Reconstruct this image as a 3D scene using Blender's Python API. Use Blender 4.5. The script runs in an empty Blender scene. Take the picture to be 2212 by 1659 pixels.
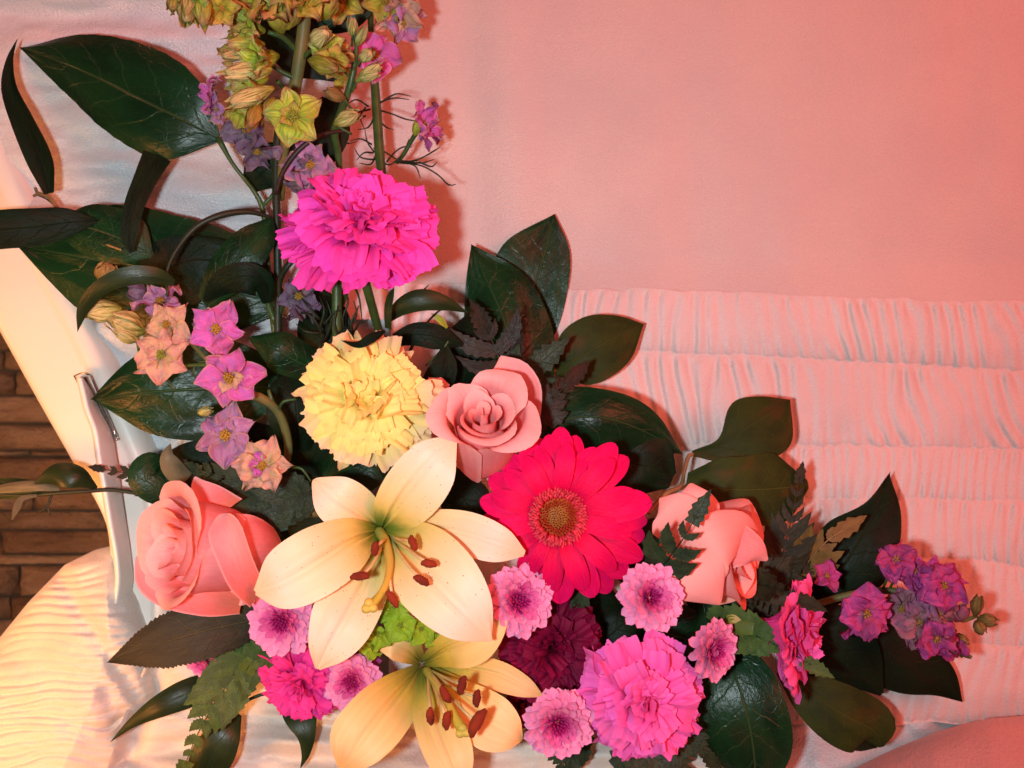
import bpy, math, random
import numpy as np
from mathutils import Vector, Matrix

random.seed(7)
RNG = np.random.default_rng(7)
SC = bpy.context.scene
COL = SC.collection
D2R = math.radians

# ---------------------------------------------------------------- camera, world, lamps, exposure
W = 2212.0                       # image pixels across the view; one pixel at distance d is d / W metres


def P(u, v, d):
    """image pixel (across, down) and assumed depth from the lens -> world point, metres, z up, y away"""
    return np.array([(u - 1106.0) / W * d, d - 0.6, (829.5 - v) / W * d])


cam_data = bpy.data.cameras.new('camera')
cam = bpy.data.objects.new('camera', cam_data)
COL.objects.link(cam)
cam.location = (0, -0.6, 0)
cam.rotation_euler = (math.pi / 2, 0, 0)
cam_data.sensor_fit = 'HORIZONTAL'
cam_data.sensor_width = 36
cam_data.lens = 36
cam_data.clip_start = 0.01
cam_data.clip_end = 20
SC.camera = cam
cam_data.dof.use_dof = True
cam_data.dof.focus_distance = 0.60
cam_data.dof.aperture_fstop = 13.0

world = bpy.data.worlds.new('World')
SC.world = world
world.use_nodes = True
world.node_tree.nodes['Background'].inputs[0].default_value = (1.0, 0.42, 0.28, 1)
world.node_tree.nodes['Background'].inputs[1].default_value = 0.10


def lamp(name, kind, loc, power, color, size, target=None):
    ld = bpy.data.lights.new(name, kind)
    ld.energy = power
    ld.color = color
    if kind == 'AREA':
        ld.shape = 'DISK'
        ld.size = size
    else:
        ld.shadow_soft_size = size
    o = bpy.data.objects.new(name, ld)
    COL.objects.link(o)
    o.location = loc
    if target is not None:
        o.rotation_euler = (Vector(target) - Vector(loc)).to_track_quat('-Z', 'Y').to_euler()
    return o


flash = lamp('phone_flash', 'SPOT', (-0.075, -0.61, -0.02), 16.5, (0.80, 0.93, 0.98), 0.016, (-0.06, 0.1, 0.0))
flash.data.spot_size = D2R(112)
flash.data.spot_blend = 1.0
lamp('pink_torch_lamp', 'AREA', (1.45, -1.72, 0.78), 60.0, (1.0, 0.135, 0.085), 1.5, (0.1, 0.15, 0.0))
lamp('rose_ceiling_lamp', 'AREA', (-0.45, -0.15, 1.1), 2.6, (1.0, 0.25, 0.16), 0.2, (-0.26, 0.12, 0.2))
amber = lamp('amber_torch_lamp', 'AREA', (-0.66, -0.46, -0.34), 1.9, (1.0, 0.36, 0.09), 0.34, (-0.36, 0.20, -0.17))
amber.data.spread = D2R(64)
lamp('amber_wall_fill', 'POINT', (-0.85, 0.12, -0.02), 2.8, (1.0, 0.42, 0.12), 0.08)  # unseen amber light, added near the wall to brighten its stones

SC.view_settings.view_transform = 'Standard'
SC.view_settings.look = 'None'
SC.view_settings.exposure = 0.0
SC.view_settings.gamma = 1.0
SC.cycles.max_bounces = 8
SC.cycles.transparent_max_bounces = 8

# ---------------------------------------------------------------- helpers


def lerp(a, b, t):
    return a + (b - a) * t


def catmull(pts, ts):
    """Catmull-Rom through pts (N,k) at ts in 0..1, by chord length of the first three columns"""
    p = np.asarray(pts, float)
    if p.ndim == 1:
        p = p[:, None]
    n = len(p)
    if n == 2:
        return p[0] + (p[1] - p[0]) * np.asarray(ts)[:, None]
    seg = np.linalg.norm(np.diff(p[:, :3], axis=0), axis=1) if p.shape[1] >= 3 else np.ones(n - 1)
    seg = np.maximum(seg, 1e-9)
    k = np.concatenate([[0], np.cumsum(seg)])
    k /= k[-1]
    m = np.zeros_like(p)
    m[1:-1] = (p[2:] - p[:-2]) / (k[2:] - k[:-2])[:, None]
    m[0] = (p[1] - p[0]) / (k[1] - k[0])
    m[-1] = (p[-1] - p[-2]) / (k[-1] - k[-2])
    ts = np.clip(np.asarray(ts, float), 0, 1)
    i = np.clip(np.searchsorted(k, ts, side='right') - 1, 0, n - 2)
    h = (k[i + 1] - k[i])
    x = ((ts - k[i]) / h)[:, None]
    h = h[:, None]
    return ((2 * x**3 - 3 * x**2 + 1) * p[i] + (x**3 - 2 * x**2 + x) * h * m[i]
            + (-2 * x**3 + 3 * x**2) * p[i + 1] + (x**3 - x**2) * h * m[i + 1])


_TAB = np.random.default_rng(11).random((256, 256))


def vnoise(x, y, seed=0):
    x = np.asarray(x, float) + seed * 17.31
    y = np.asarray(y, float) + seed * 7.77
    xi = np.floor(x).astype(int)
    yi = np.floor(y).astype(int)
    fx = x - xi
    fy = y - yi
    fx = fx * fx * (3 - 2 * fx)
    fy = fy * fy * (3 - 2 * fy)
    g = lambda a, b: _TAB[a % 256, b % 256]
    return (lerp(lerp(g(xi, yi), g(xi + 1, yi), fx), lerp(g(xi, yi + 1), g(xi + 1, yi + 1), fx), fy) - 0.5) * 2


def fbm(x, y, seed=0, o=3):
    s = 0
    for k in range(o):
        s = s + vnoise(np.asarray(x) * 2**k, np.asarray(y) * 2**k, seed + k) / 2**k
    return s


def smooth(a, b, x):
    t = np.clip((x - a) / (b - a), 0, 1)
    return t * t * (3 - 2 * t)


def grid_faces(n, m, wrap=False):
    i = np.arange(n - 1)[:, None]
    mm = m if wrap else m - 1
    j = np.arange(mm)[None, :]
    j2 = (j + 1) % m
    return np.stack([i * m + j, i * m + j2, (i + 1) * m + j2, (i + 1) * m + j], -1).reshape(-1, 4)


def make_mesh(name, parts):
    """parts: list of (verts, quads, uv) joined into one mesh datablock"""
    vs, fs, us, off = [], [], [], 0
    for v, f, u in parts:
        vs.append(v)
        fs.append(np.asarray(f) + off)
        us.append(u)
        off += len(v)
    v = np.concatenate(vs)
    f = np.concatenate(fs)
    u = np.concatenate(us)
    me = bpy.data.meshes.new(name)
    me.vertices.add(len(v))
    me.vertices.foreach_set('co', v.astype(np.float32).ravel())
    nf = len(f)
    me.loops.add(nf * 4)
    me.loops.foreach_set('vertex_index', f.astype(np.int32).ravel())
    me.polygons.add(nf)
    me.polygons.foreach_set('loop_start', np.arange(0, nf * 4, 4, dtype=np.int32))
    me.polygons.foreach_set('loop_total', np.full(nf, 4, dtype=np.int32))
    me.polygons.foreach_set('use_smooth', np.ones(nf, dtype=bool))
    uvl = me.uv_layers.new(name='UVMap')
    uvl.data.foreach_set('uv', u[f.ravel()].astype(np.float32).ravel())
    me.update()
    me.validate()
    return me


def link(name, me, material=None, parent=None):
    o = bpy.data.objects.new(name, me)
    COL.objects.link(o)
    if material is not None and not me.materials:
        me.materials.append(material)
    if parent is not None:
        o.parent = parent
    return o


def origin(root):
    """world position of the thing a world-space piece hangs under"""
    r = root
    while r is not None and r.parent is not None:
        r = r.parent
    return np.array(r.location) if r is not None else np.zeros(3)


def put(name, parts, material, parent=None, stuff=False, label=None):
    """world-space pieces -> one object under parent (parent unrotated)"""
    if not isinstance(parts, list):
        parts = [parts]
    o0 = origin(parent)
    parts = [(v - o0, f, u) for v, f, u in parts]
    o = link(name, make_mesh(name, parts), material, parent)
    if stuff:
        o['kind'] = 'stuff'
    if label:
        o['label'] = label
    return o


def put_each(name, parts, material, parent):
    for pt in parts:
        put(name, pt, material, parent)


def thing(name, label, cat, loc, group=None, rot=None):
    o = bpy.data.objects.new(name, None)
    COL.objects.link(o)
    o.empty_display_size = 0.01
    o.location = [float(c) for c in loc]
    if rot is not None:
        o.rotation_euler = rot.to_euler()
    o['label'] = label
    o['category'] = cat
    if group:
        o['group'] = group
    return o


def aim(right, up, toward, roll=0.0):
    """rotation that points local z along right / up / toward the viewer"""
    a = Vector((right, -toward, up)).normalized()
    return a.to_track_quat('Z', 'Y').to_matrix() @ Matrix.Rotation(roll, 3, 'Z')


def unit(v):
    v = np.asarray(v, float)
    return v / np.maximum(np.linalg.norm(v, axis=-1, keepdims=True), 1e-12)


EYE = np.array([0, -0.6, 0.0])


def blade(mid, wr, wl=None, n=18, m=9, face=None, tilt=0.0, cup=0.0, fold=0.0, wave=None, serr=None,
          ruffle=None, bump=0.0, seed=0, curl=0.0, groove=0.0, notch=0.0, even=False, twist=0.0, roundtip=0.0):
    """leaf or petal surface about a midline: mid (k,3) metres base->tip, half widths wr / wl"""
    mid = np.asarray(mid, float)
    wr = np.asarray(wr, float)
    wl = wr if wl is None else np.asarray(wl, float)
    s = np.linspace(0, 1, n)
    t = s if even else 0.35 * s + 0.65 * (1 - np.cos(np.pi * s)) / 2
    full = catmull(np.column_stack([mid, wr, wl]), t)
    pos = full[:, :3]
    WR = np.maximum(full[:, 3], 0)
    WL = np.maximum(full[:, 4], 0)
    if roundtip:
        k = np.sqrt(np.clip(1 - np.clip((t - (1 - roundtip)) / roundtip, 0, 1)**2, 0, 1))
        WR = WR * k
        WL = WL * k
    T = unit(np.gradient(pos, axis=0))
    F = (EYE - pos) if face is None else np.broadcast_to(np.asarray(face, float), pos.shape)
    F = unit(F - (F * T).sum(1, keepdims=True) * T)
    S = np.cross(T, F)
    if tilt or twist:
        a = (tilt + twist * (t - 0.5))[:, None]
        S, F = S * np.cos(a) + F * np.sin(a), F * np.cos(a) - S * np.sin(a)
    x = np.linspace(-1, 1, m)
    X, TT = np.meshgrid(x, t)
    wid = np.where(X >= 0, WR[:, None], WL[:, None])
    wm = max(WR.max(), WL.max())
    off = X * wid
    if serr:
        ns, am = serr
        saw = (TT * ns + 0.0) % 1.0
        off = off * (1 - am * saw * np.abs(X)**3 * np.clip((1.0 - TT) * 8, 0, 1) * np.clip(TT * 8, 0, 1))
    h = cup * wid * X**2 + fold * wid * np.abs(X)
    if wave:
        am, fr, ph = wave
        h = h + am * wm * np.abs(X)**1.6 * np.sin(2 * np.pi * fr * TT + ph + np.where(X > 0, 1.9, 0))
    if ruffle:
        am, fr = ruffle
        h = h + am * wm * TT**2.2 * (np.sin(X * fr * np.pi + seed) + 0.6 * np.sin(X * fr * 2.3 * np.pi + 2 * seed))
    if bump:
        h = h + bump * wm * fbm(X * 1.6 + 5, TT * 3.2, seed, 3) * np.clip(TT * 5, 0, 1)
    if groove:
        h = h - groove * wm * np.exp(-(X / 0.09)**2) * (1 - TT)**0.7 + 0.6 * groove * wm * np.exp(-((np.abs(X) - 0.2) / 0.1)**2) * (1 - TT)**1.5
    if curl:
        h = h - curl * wm * np.clip(TT - 0.6, 0, 1)**2 * 4
    v = pos[:, None, :] + S[:, None, :] * off[..., None] + F[:, None, :] * h[..., None]
    if notch:
        # frilled outer edge: rows near the tip slide along T
        k = notch * wm * TT**6 * (0.6 * fbm(X * 5.0, np.zeros_like(X), seed + 3, 2) + 0.5 * (((X * 6.5 + seed) % 1.0) - 0.5) - 0.30 * X**2)
        v = v + T[:, None, :] * k[..., None]
    uv = np.stack([(X + 1) / 2, TT], -1)
    return v.reshape(-1, 3), grid_faces(n, m), uv.reshape(-1, 2)


def px_mid(pts):
    return np.array([P(*p[:3]) for p in pts])


def px_w(ws, pts):
    return np.array([w * p[2] / W for w, p in zip(ws, pts)])


def pblade(pts, ws, wl=None, **k):
    """blade from image pixels and assumed depths: pts (u,v,d), half widths in image pixels"""
    return blade(px_mid(pts), px_w(ws, pts), None if wl is None else px_w(wl, pts), **k)


def tube(pts, r, sides=7, n=None, flat=1.0):
    pts = np.asarray(pts, float)
    r = np.full(len(pts), float(r)) if np.isscalar(r) else np.asarray(r, float)
    n = n or max(4, 4 * (len(pts) - 1) + 1)
    q = catmull(np.column_stack([pts, r]), np.linspace(0, 1, n))
    pos, R = q[:, :3], np.maximum(q[:, 3], 1e-5)
    T = unit(np.gradient(pos, axis=0))
    ref = np.array([0.13, -0.9, 0.41])
    A = unit(np.cross(T, ref))
    B = np.cross(T, A)
    th = np.linspace(0, 2 * np.pi, sides, endpoint=False)
    v = pos[:, None] + R[:, None, None] * (A[:, None] * np.cos(th)[None, :, None] + flat * B[:, None] * np.sin(th)[None, :, None])
    f = grid_faces(n, sides, True)
    cap = []
    vv = v.reshape(-1, 3)
    uv = np.stack(np.meshgrid(np.linspace(0, 1, sides), np.linspace(0, 1, n)), -1).reshape(-1, 2)
    c0, c1 = len(vv), len(vv) + 1
    vv = np.concatenate([vv, pos[:1], pos[-1:]])
    uv = np.concatenate([uv, [[0, 0]], [[0, 1]]])
    for j in range(0, sides - 1, 2):
        a, b, c = j, j + 1, (j + 2) % sides
        cap.append([c0, c, b, a])
        e = (n - 1) * sides
        cap.append([c1, e + a, e + b, e + c])
    if sides % 2:
        a, b = sides - 1, 0
        cap.append([c0, b, a, a]) if False else None
    return vv, np.concatenate([f, np.array(cap)]), uv


def ptube(pts, r, **k):
    """tube from image pixels and assumed depths, radius in image pixels"""
    rr = r if not np.isscalar(r) else [r] * len(pts)
    return tube(px_mid(pts), px_w(rr, pts), **k)


def ellip(c, ax, r, nu=8, nv=6, lump=0.0, seed=0):
    """ellipsoid: centre, 3x3 axis rows (unit), radii"""
    th = np.linspace(0, np.pi, nv)
    ph = np.linspace(0, 2 * np.pi, nu, endpoint=False)
    TH, PH = np.meshgrid(th, ph, indexing='ij')
    x = np.stack([np.sin(TH) * np.cos(PH), np.sin(TH) * np.sin(PH), np.cos(TH)], -1)
    if lump:
        x = x * (1 + lump * vnoise(PH * 2, TH * 3, seed))[..., None]
    v = np.asarray(c) + (x * np.asarray(r)) @ np.asarray(ax)
    uv = np.stack([PH / (2 * np.pi), 1 - TH / np.pi], -1)
    return v.reshape(-1, 3), grid_faces(nv, nu, True), uv.reshape(-1, 2)


def frame(z, hint=(0.3, 0.2, 0.9)):
    z = unit(z)
    x = unit(np.cross(hint, z))
    return np.array([x, np.cross(z, x), z])


def prism(c, half, round_=0.0):
    """box, bevelled by an inset ring on every side (24 verts as 3 rings each way)"""
    xs = np.array([-1, -1 + round_, 1 - round_, 1.0])
    lin = []
    parts = []
    for ax in range(3):
        for sg in (-1, 1):
            g = np.array([-1 + round_, 1 - round_])
            A, B = np.meshgrid([-1 + round_, 1 - round_], [-1 + round_, 1 - round_], indexing='ij')
            p = np.zeros((2, 2, 3))
            p[..., ax] = sg
            p[..., (ax + 1) % 3] = A
            p[..., (ax + 2) % 3] = B
            parts.append(p.reshape(-1, 3))
    v = np.concatenate(parts) * np.asarray(half)
    idx = lambda ax, sg, a, b: (ax * 2 + (sg > 0)) * 4 + (a > 0) * 2 + (b > 0)
    f = []
    for ax in range(3):
        for sg in (-1, 1):
            q = [idx(ax, sg, -1, -1), idx(ax, sg, 1, -1), idx(ax, sg, 1, 1), idx(ax, sg, -1, 1)]
            f.append(q if sg > 0 else q[::-1])
    for ax in range(3):           # edge strips between faces (ax,sa) and (bx,sb)
        bx, cx = (ax + 1) % 3, (ax + 2) % 3
        for sa in (-1, 1):
            for sb in (-1, 1):
                q = [idx(ax, sa, sb, -1), idx(ax, sa, sb, 1), idx(bx, sb, 1, sa), idx(bx, sb, -1, sa)]
                f.append(q if sa * sb < 0 else q[::-1])
    for sx in (-1, 1):
        for sy in (-1, 1):
            for sz in (-1, 1):
                a, b, c_ = idx(0, sx, sy, sz), idx(1, sy, sz, sx), idx(2, sz, sx, sy)
                q = [a, b, c_, c_]
                f.append(q)
    f = [q for q in f if len(set(q)) == 4] + [q for q in f if len(set(q)) == 3]
    quads = np.array([q for q in f if len(set(q)) == 4])
    uv = (v[:, [0, 2]] / (2 * np.asarray(half)[[0, 2]]) + 0.5)
    return v + np.asarray(c), quads, uv


# ---------------------------------------------------------------- materials


def lin(r, g, b):
    f = lambda c: (c / 12.92 if c <= 0.04045 else ((c + 0.055) / 1.055)**2.4)
    return (f(r / 255), f(g / 255), f(b / 255), 1.0)


class NT:
    def __init__(self, name):
        self.m = bpy.data.materials.new(name)
        self.m.use_nodes = True
        self.t = self.m.node_tree
        self.t.nodes.clear()
        self.out = self.t.nodes.new('ShaderNodeOutputMaterial')

    def set(self, sock, val):
        if hasattr(val, 'is_output'):
            self.t.links.new(val, sock)
        elif val is not None:
            if isinstance(val, (tuple, list)) and len(val) == 4 and len(sock.default_value) == 3:
                val = val[:3]
            sock.default_value = val

    def n(self, typ, out=0, props=None, **ins):
        nd = self.t.nodes.new('ShaderNode' + typ)
        for k, v in (props or {}).items():
            setattr(nd, k, v)
        for k, v in ins.items():
            key = int(k[1:]) if k[0] == '_' and k[1:].isdigit() else k.replace('_', ' ')
            self.set(nd.inputs[key], v)
        return nd.outputs[out]

    def math(self, op, a, b=None, c=None, clamp=False):
        nd = self.t.nodes.new('ShaderNodeMath')
        nd.operation = op
        nd.use_clamp = clamp
        for i, v in enumerate((a, b, c)):
            if v is not None:
                self.set(nd.inputs[i], v)
        return nd.outputs[0]

    def mix(self, fac, a, b, blend='MIX'):
        nd = self.t.nodes.new('ShaderNodeMix')
        nd.data_type = 'RGBA'
        nd.blend_type = blend
        nd.clamp_factor = True
        self.set(nd.inputs[0], fac)
        self.set(nd.inputs[6], a)
        self.set(nd.inputs[7], b)
        return nd.outputs[2]

    def sstep(self, x, a, b):
        nd = self.t.nodes.new('ShaderNodeMapRange')
        nd.interpolation_type = 'SMOOTHSTEP'
        self.set(nd.inputs[0], x)
        nd.inputs[1].default_value = a
        nd.inputs[2].default_value = b
        nd.inputs[3].default_value = 0
        nd.inputs[4].default_value = 1
        return nd.outputs[0]

    def ramp(self, fac, stops):
        nd = self.t.nodes.new('ShaderNodeValToRGB')
        e = nd.color_ramp.elements
        while len(e) < len(stops):
            e.new(0.5)
        for q, (p, c) in zip(e, stops):
            q.position = p
            q.color = c
        self.set(nd.inputs[0], fac)
        return nd.outputs[0]

    def uv(self):
        nd = self.t.nodes.new('ShaderNodeUVMap')
        nd.uv_map = 'UVMap'
        sx = self.t.nodes.new('ShaderNodeSeparateXYZ')
        self.t.links.new(nd.outputs[0], sx.inputs[0])
        return nd.outputs[0], sx.outputs[0], sx.outputs[1]

    def obj(self):
        return self.n('TexCoord', out=3)

    def scale(self, vec, s):
        nd = self.t.nodes.new('ShaderNodeMapping')
        self.t.links.new(vec, nd.inputs[0])
        nd.inputs[3].default_value = s
        return nd.outputs[0]

    def shift(self, vec, amount):
        nd = self.t.nodes.new('ShaderNodeVectorMath')
        nd.operation = 'ADD'
        self.t.links.new(vec, nd.inputs[0])
        self.t.links.new(amount, nd.inputs[1])
        return nd.outputs[0]

    def noise(self, vec, scale, detail=3, rough=0.55, dist=0.0):
        return self.n('TexNoise', Vector=vec, Scale=scale, Detail=detail, Roughness=rough, Distortion=dist)

    def bump(self, height, strength, dist=0.001):
        return self.n('Bump', Strength=strength, Distance=dist, Height=height)

    def rand(self):
        return self.n('ObjectInfo', out=5)

    def surface(self, color, rough=0.5, normal=None, trans=0.0, tcol=None, **k):
        nd = self.t.nodes.new('ShaderNodeBsdfPrincipled')
        self.set(nd.inputs['Base Color'], color)
        self.set(nd.inputs['Roughness'], rough)
        if normal is not None:
            self.set(nd.inputs['Normal'], normal)
        for kk, v in k.items():
            self.set(nd.inputs[kk.replace('_', ' ')], v)
        sh = nd.outputs[0]
        if trans:
            tr = self.n('BsdfTranslucent', Color=tcol if tcol is not None else color, Normal=normal)
            mx = self.t.nodes.new('ShaderNodeMixShader')
            mx.inputs[0].default_value = trans
            self.t.links.new(sh, mx.inputs[1])
            self.t.links.new(tr, mx.inputs[2])
            sh = mx.outputs[0]
        self.t.links.new(sh, self.out.inputs[0])
        return self.m


def petal_mat(name, stops, edge=None, edge_w=0.75, streak=0.25, streak_n=26, rough=0.5, trans=0.22, var=0.12,
              blotch=None, spots=None, midvein=None, bump=0.35, spec=0.15, brown=None, hue=0.0, wash=0.0):
    N = NT(name)
    uv, x, y = N.uv()
    r = N.rand()
    seed = N.math('MULTIPLY', r, 31.0)
    uvs = N.shift(uv, N.n('CombineXYZ', X=seed, Y=seed, Z=seed))
    ax = N.math('ABSOLUTE', N.math('MULTIPLY_ADD', x, 2.0, -1.0))
    wob = N.math('MULTIPLY_ADD', N.noise(uvs, 5.0, 2), 0.14, -0.07)
    col = N.ramp(N.math('ADD', y, wob), stops)
    st = N.noise(N.scale(uvs, (streak_n, 1.6, 1)), 1.0, 3, 0.6, 0.3)
    col = N.mix(N.math('MULTIPLY', N.sstep(st, 0.35, 0.7), streak), col,
                N.mix(0.75, col, (0, 0, 0, 1)) if midvein is None else midvein)
    if edge is not None:
        e = N.sstep(N.math('MAXIMUM', ax, N.math('MULTIPLY', y, 1.0)), edge_w, 1.0)
        col = N.mix(N.math('MULTIPLY', e, 0.8), col, edge)
    if blotch is not None:
        b = N.sstep(N.noise(uvs, 3.0, 3), 0.45, 0.7)
        col = N.mix(N.math('MULTIPLY', b, 0.7), col, blotch)
    if brown is not None:
        bb = N.math('MULTIPLY', N.sstep(N.noise(uvs, 8.0, 4, 0.7), 0.52, 0.72), N.sstep(N.math('MAXIMUM', ax, y), 0.5, 1.0))
        col = N.mix(N.math('MULTIPLY', bb, 0.85), col, brown)
    if spots is not None:
        sc, colr, lo, hi, dens = spots
        vd = N.n('TexVoronoi', props={'feature': 'F1'}, Vector=N.scale(uvs, (1.0, 1.7, 1)), Scale=sc)
        vc = N.n('TexVoronoi', out=1, props={'feature': 'F1'}, Vector=N.scale(uvs, (1.0, 1.7, 1)), Scale=sc)
        pick = N.math('LESS_THAN', N.n('SeparateColor', Color=vc), dens)
        win = N.math('MULTIPLY', N.sstep(y, lo, lo + 0.08), N.math('SUBTRACT', 1.0, N.sstep(y, hi - 0.1, hi)))
        sp = N.math('MULTIPLY', N.math('MULTIPLY', N.math('LESS_THAN', vd, 0.15), pick), win)
        col = N.mix(sp, col, colr)
    if var:
        col = N.mix(N.math('MULTIPLY', r, var * 1.6), col, N.mix(0.5, col, (0.0, 0.0, 0.0, 1)))
    if hue:
        col = N.n('HueSaturation', Hue=N.math('MULTIPLY_ADD', r, hue, 0.5 - hue / 2), Color=col)
    wr = N.noise(N.scale(uvs, (7, 5, 1)), 3.0, 4, 0.65, 0.6)
    hgt = N.math('ADD', st, N.math('MULTIPLY', wr, 0.8))
    if wash:
        col = N.mix(N.math('MULTIPLY', N.sstep(wr, 0.42, 0.66), wash), col, N.mix(0.6, col, (1, 0.9, 0.85, 1)))
    nrm = N.bump(hgt, bump, 0.0008)
    return N.surface(col, rough, nrm, trans, Specular_IOR_Level=spec)


def leaf_mat(name, base, dark, vein, brown=None, rough=0.33, nv=6.0, bump=0.6, spec=0.24, brown_amt=0.5, vein_amt=0.75):
    N = NT(name)
    uv, x, y = N.uv()
    r = N.rand()
    seed = N.math('MULTIPLY', r, 17.0)
    uvs = N.shift(uv, N.n('CombineXYZ', X=seed, Y=seed, Z=seed))
    ax = N.math('ABSOLUTE', N.math('MULTIPLY_ADD', x, 2.0, -1.0))
    nz = N.noise(uvs, 6.0, 3)
    ph = N.math('ADD', N.math('MULTIPLY', y, nv), N.math('MULTIPLY', ax, -1.25))
    ph = N.math('ADD', ph, N.math('MULTIPLY', nz, 0.55))
    lat = N.math('ABSOLUTE', N.math('SUBTRACT', N.math('FRACT', ph), 0.5))
    lat = N.math('MULTIPLY', N.math('SUBTRACT', 1.0, N.sstep(lat, 0.0, 0.05)), N.math('SUBTRACT', 1.0, N.sstep(ax, 0.55, 0.95)))
    midv = N.math('SUBTRACT', 1.0, N.sstep(ax, 0.0, 0.035))
    net = N.n('TexVoronoi', props={'feature': 'DISTANCE_TO_EDGE'}, Vector=N.scale(uvs, (1.0, 2.0, 1.0)), Scale=9.0)
    netl = N.math('SUBTRACT', 1.0, N.sstep(net, 0.0, 0.03))
    col = N.mix(N.sstep(N.noise(uvs, 2.5, 4), 0.35, 0.7), base, dark)
    if brown is not None:
        col = N.mix(N.math('MULTIPLY', N.sstep(N.noise(N.shift(uvs, N.n('CombineXYZ', X=3.3)), 2.2, 2), 0.52, 0.72), brown_amt), col, brown)
    v = N.math('MAXIMUM', midv, N.math('MAXIMUM', N.math('MULTIPLY', lat, 0.42), N.math('MULTIPLY', netl, 0.10)))
    col = N.mix(N.math('MULTIPLY', v, vein_amt), col, vein)
    col = N.mix(N.math('MULTIPLY', r, 0.35), col, dark)
    fine = N.noise(uvs, 28.0, 3)
    hgt = N.math('ADD', N.math('MULTIPLY', v, -0.8), N.math('ADD', N.math('MULTIPLY', nz, 0.9), N.math('MULTIPLY', fine, 0.35)))
    nrm = N.bump(hgt, bump, 0.0012)
    rg = N.math('MULTIPLY_ADD', fine, 0.2, rough - 0.1)
    return N.surface(col, rg, nrm, 0.06, Specular_IOR_Level=spec)


def stem_mat(name, a, b, rough=0.5):
    N = NT(name)
    o = N.obj()
    col = N.mix(N.sstep(N.noise(o, 60.0, 3), 0.35, 0.7), a, b)
    return N.surface(col, rough, N.bump(N.noise(N.scale(o, (1, 1, 0.2)), 900.0, 2), 0.25, 0.0005), Specular_IOR_Level=0.35)


def cloth_mat(name, col, tint, grain=1700.0, strength=0.5, rough=0.5, soft=14.0):
    N = NT(name)
    o = N.obj()
    c = N.mix(N.sstep(N.noise(o, soft, 3), 0.3, 0.75), col, tint)
    weave = N.n('TexVoronoi', Vector=N.scale(o, (1.0, 0.4, 1.35)), Scale=grain)
    fine = N.noise(o, grain * 0.6, 2)
    lump = N.noise(o, 90.0, 3)
    h = N.math('ADD', N.math('MULTIPLY', weave, 0.7), N.math('ADD', N.math('MULTIPLY', fine, 0.5), N.math('MULTIPLY', lump, 0.8)))
    c = N.mix(N.math('MULTIPLY', N.sstep(weave, 0.25, 0.75), 0.10), c, N.mix(0.5, c, (0, 0, 0, 1)))
    return N.surface(c, rough, N.bump(h, strength, 0.0006), Specular_IOR_Level=0.35, Sheen_Weight=0.15, Sheen_Roughness=0.4)


M = {}
M['satin'] = cloth_mat('ivory_satin', (0.55, 0.46, 0.43, 1), (0.51, 0.43, 0.415, 1), 700, 0.6, 0.42)
M['shirr'] = cloth_mat('gathered_satin', (0.61, 0.53, 0.51, 1), (0.57, 0.50, 0.485, 1), 700, 0.5, 0.45)
M['rose_cloth'] = cloth_mat('rose_cloth', (0.62, 0.30, 0.27, 1), (0.56, 0.27, 0.24, 1), 700, 0.7, 0.5)
M['crepe'] = cloth_mat('white_crepe', (0.53, 0.55, 0.56, 1), (0.49, 0.51, 0.53, 1), 620, 0.9, 0.40)
M['cream_cloth'] = cloth_mat('cream_cloth', (0.62, 0.56, 0.50, 1), (0.57, 0.515, 0.455, 1), 800, 0.5, 0.55)

N_ = NT('white_lacquer')
M['lacquer'] = N_.surface(N_.mix(N_.sstep(N_.noise(N_.obj(), 7.0, 3), 0.3, 0.8), (0.72, 0.67, 0.60, 1), (0.68, 0.63, 0.56, 1)), 0.32,
                          N_.bump(N_.noise(N_.obj(), 300.0, 2), 0.04, 0.0004), Specular_IOR_Level=0.4)
N_ = NT('chrome_metal')
M['chrome'] = N_.surface((0.62, 0.58, 0.55, 1), N_.math('MULTIPLY_ADD', N_.noise(N_.obj(), 160.0, 3), 0.2, 0.1), Metallic=1.0)
N_ = NT('dark_slot')
M['slot'] = N_.surface((0.05, 0.035, 0.025, 1), 0.5)

N_ = NT('brown_stone')
o_ = N_.obj()
sh_ = N_.shift(o_, N_.n('CombineXYZ', X=N_.math('MULTIPLY', N_.rand(), 9.0), Y=N_.rand(), Z=N_.math('MULTIPLY', N_.rand(), 5.0)))
c_ = N_.ramp(N_.noise(N_.scale(sh_, (1, 1, 3.0)), 9.0, 5, 0.62), [(0.25, (0.24, 0.16, 0.11, 1)), (0.5, (0.40, 0.28, 0.19, 1)), (0.72, (0.56, 0.42, 0.31, 1)), (0.9, (0.62, 0.50, 0.40, 1))])
c_ = N_.mix(N_.math('MULTIPLY', N_.rand(), 0.55), c_, (0.08, 0.035, 0.015, 1))
M['stone'] = N_.surface(c_, 0.85, N_.bump(N_.noise(N_.scale(sh_, (1, 1, 2.2)), 26.0, 6, 0.7), 1.0, 0.03), Specular_IOR_Level=0.2)
N_ = NT('wall_mortar')
M['mortar'] = N_.surface(N_.mix(N_.noise(N_.obj(), 40.0, 4), (0.16, 0.085, 0.045, 1), (0.28, 0.16, 0.09, 1)), 0.9)

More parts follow.
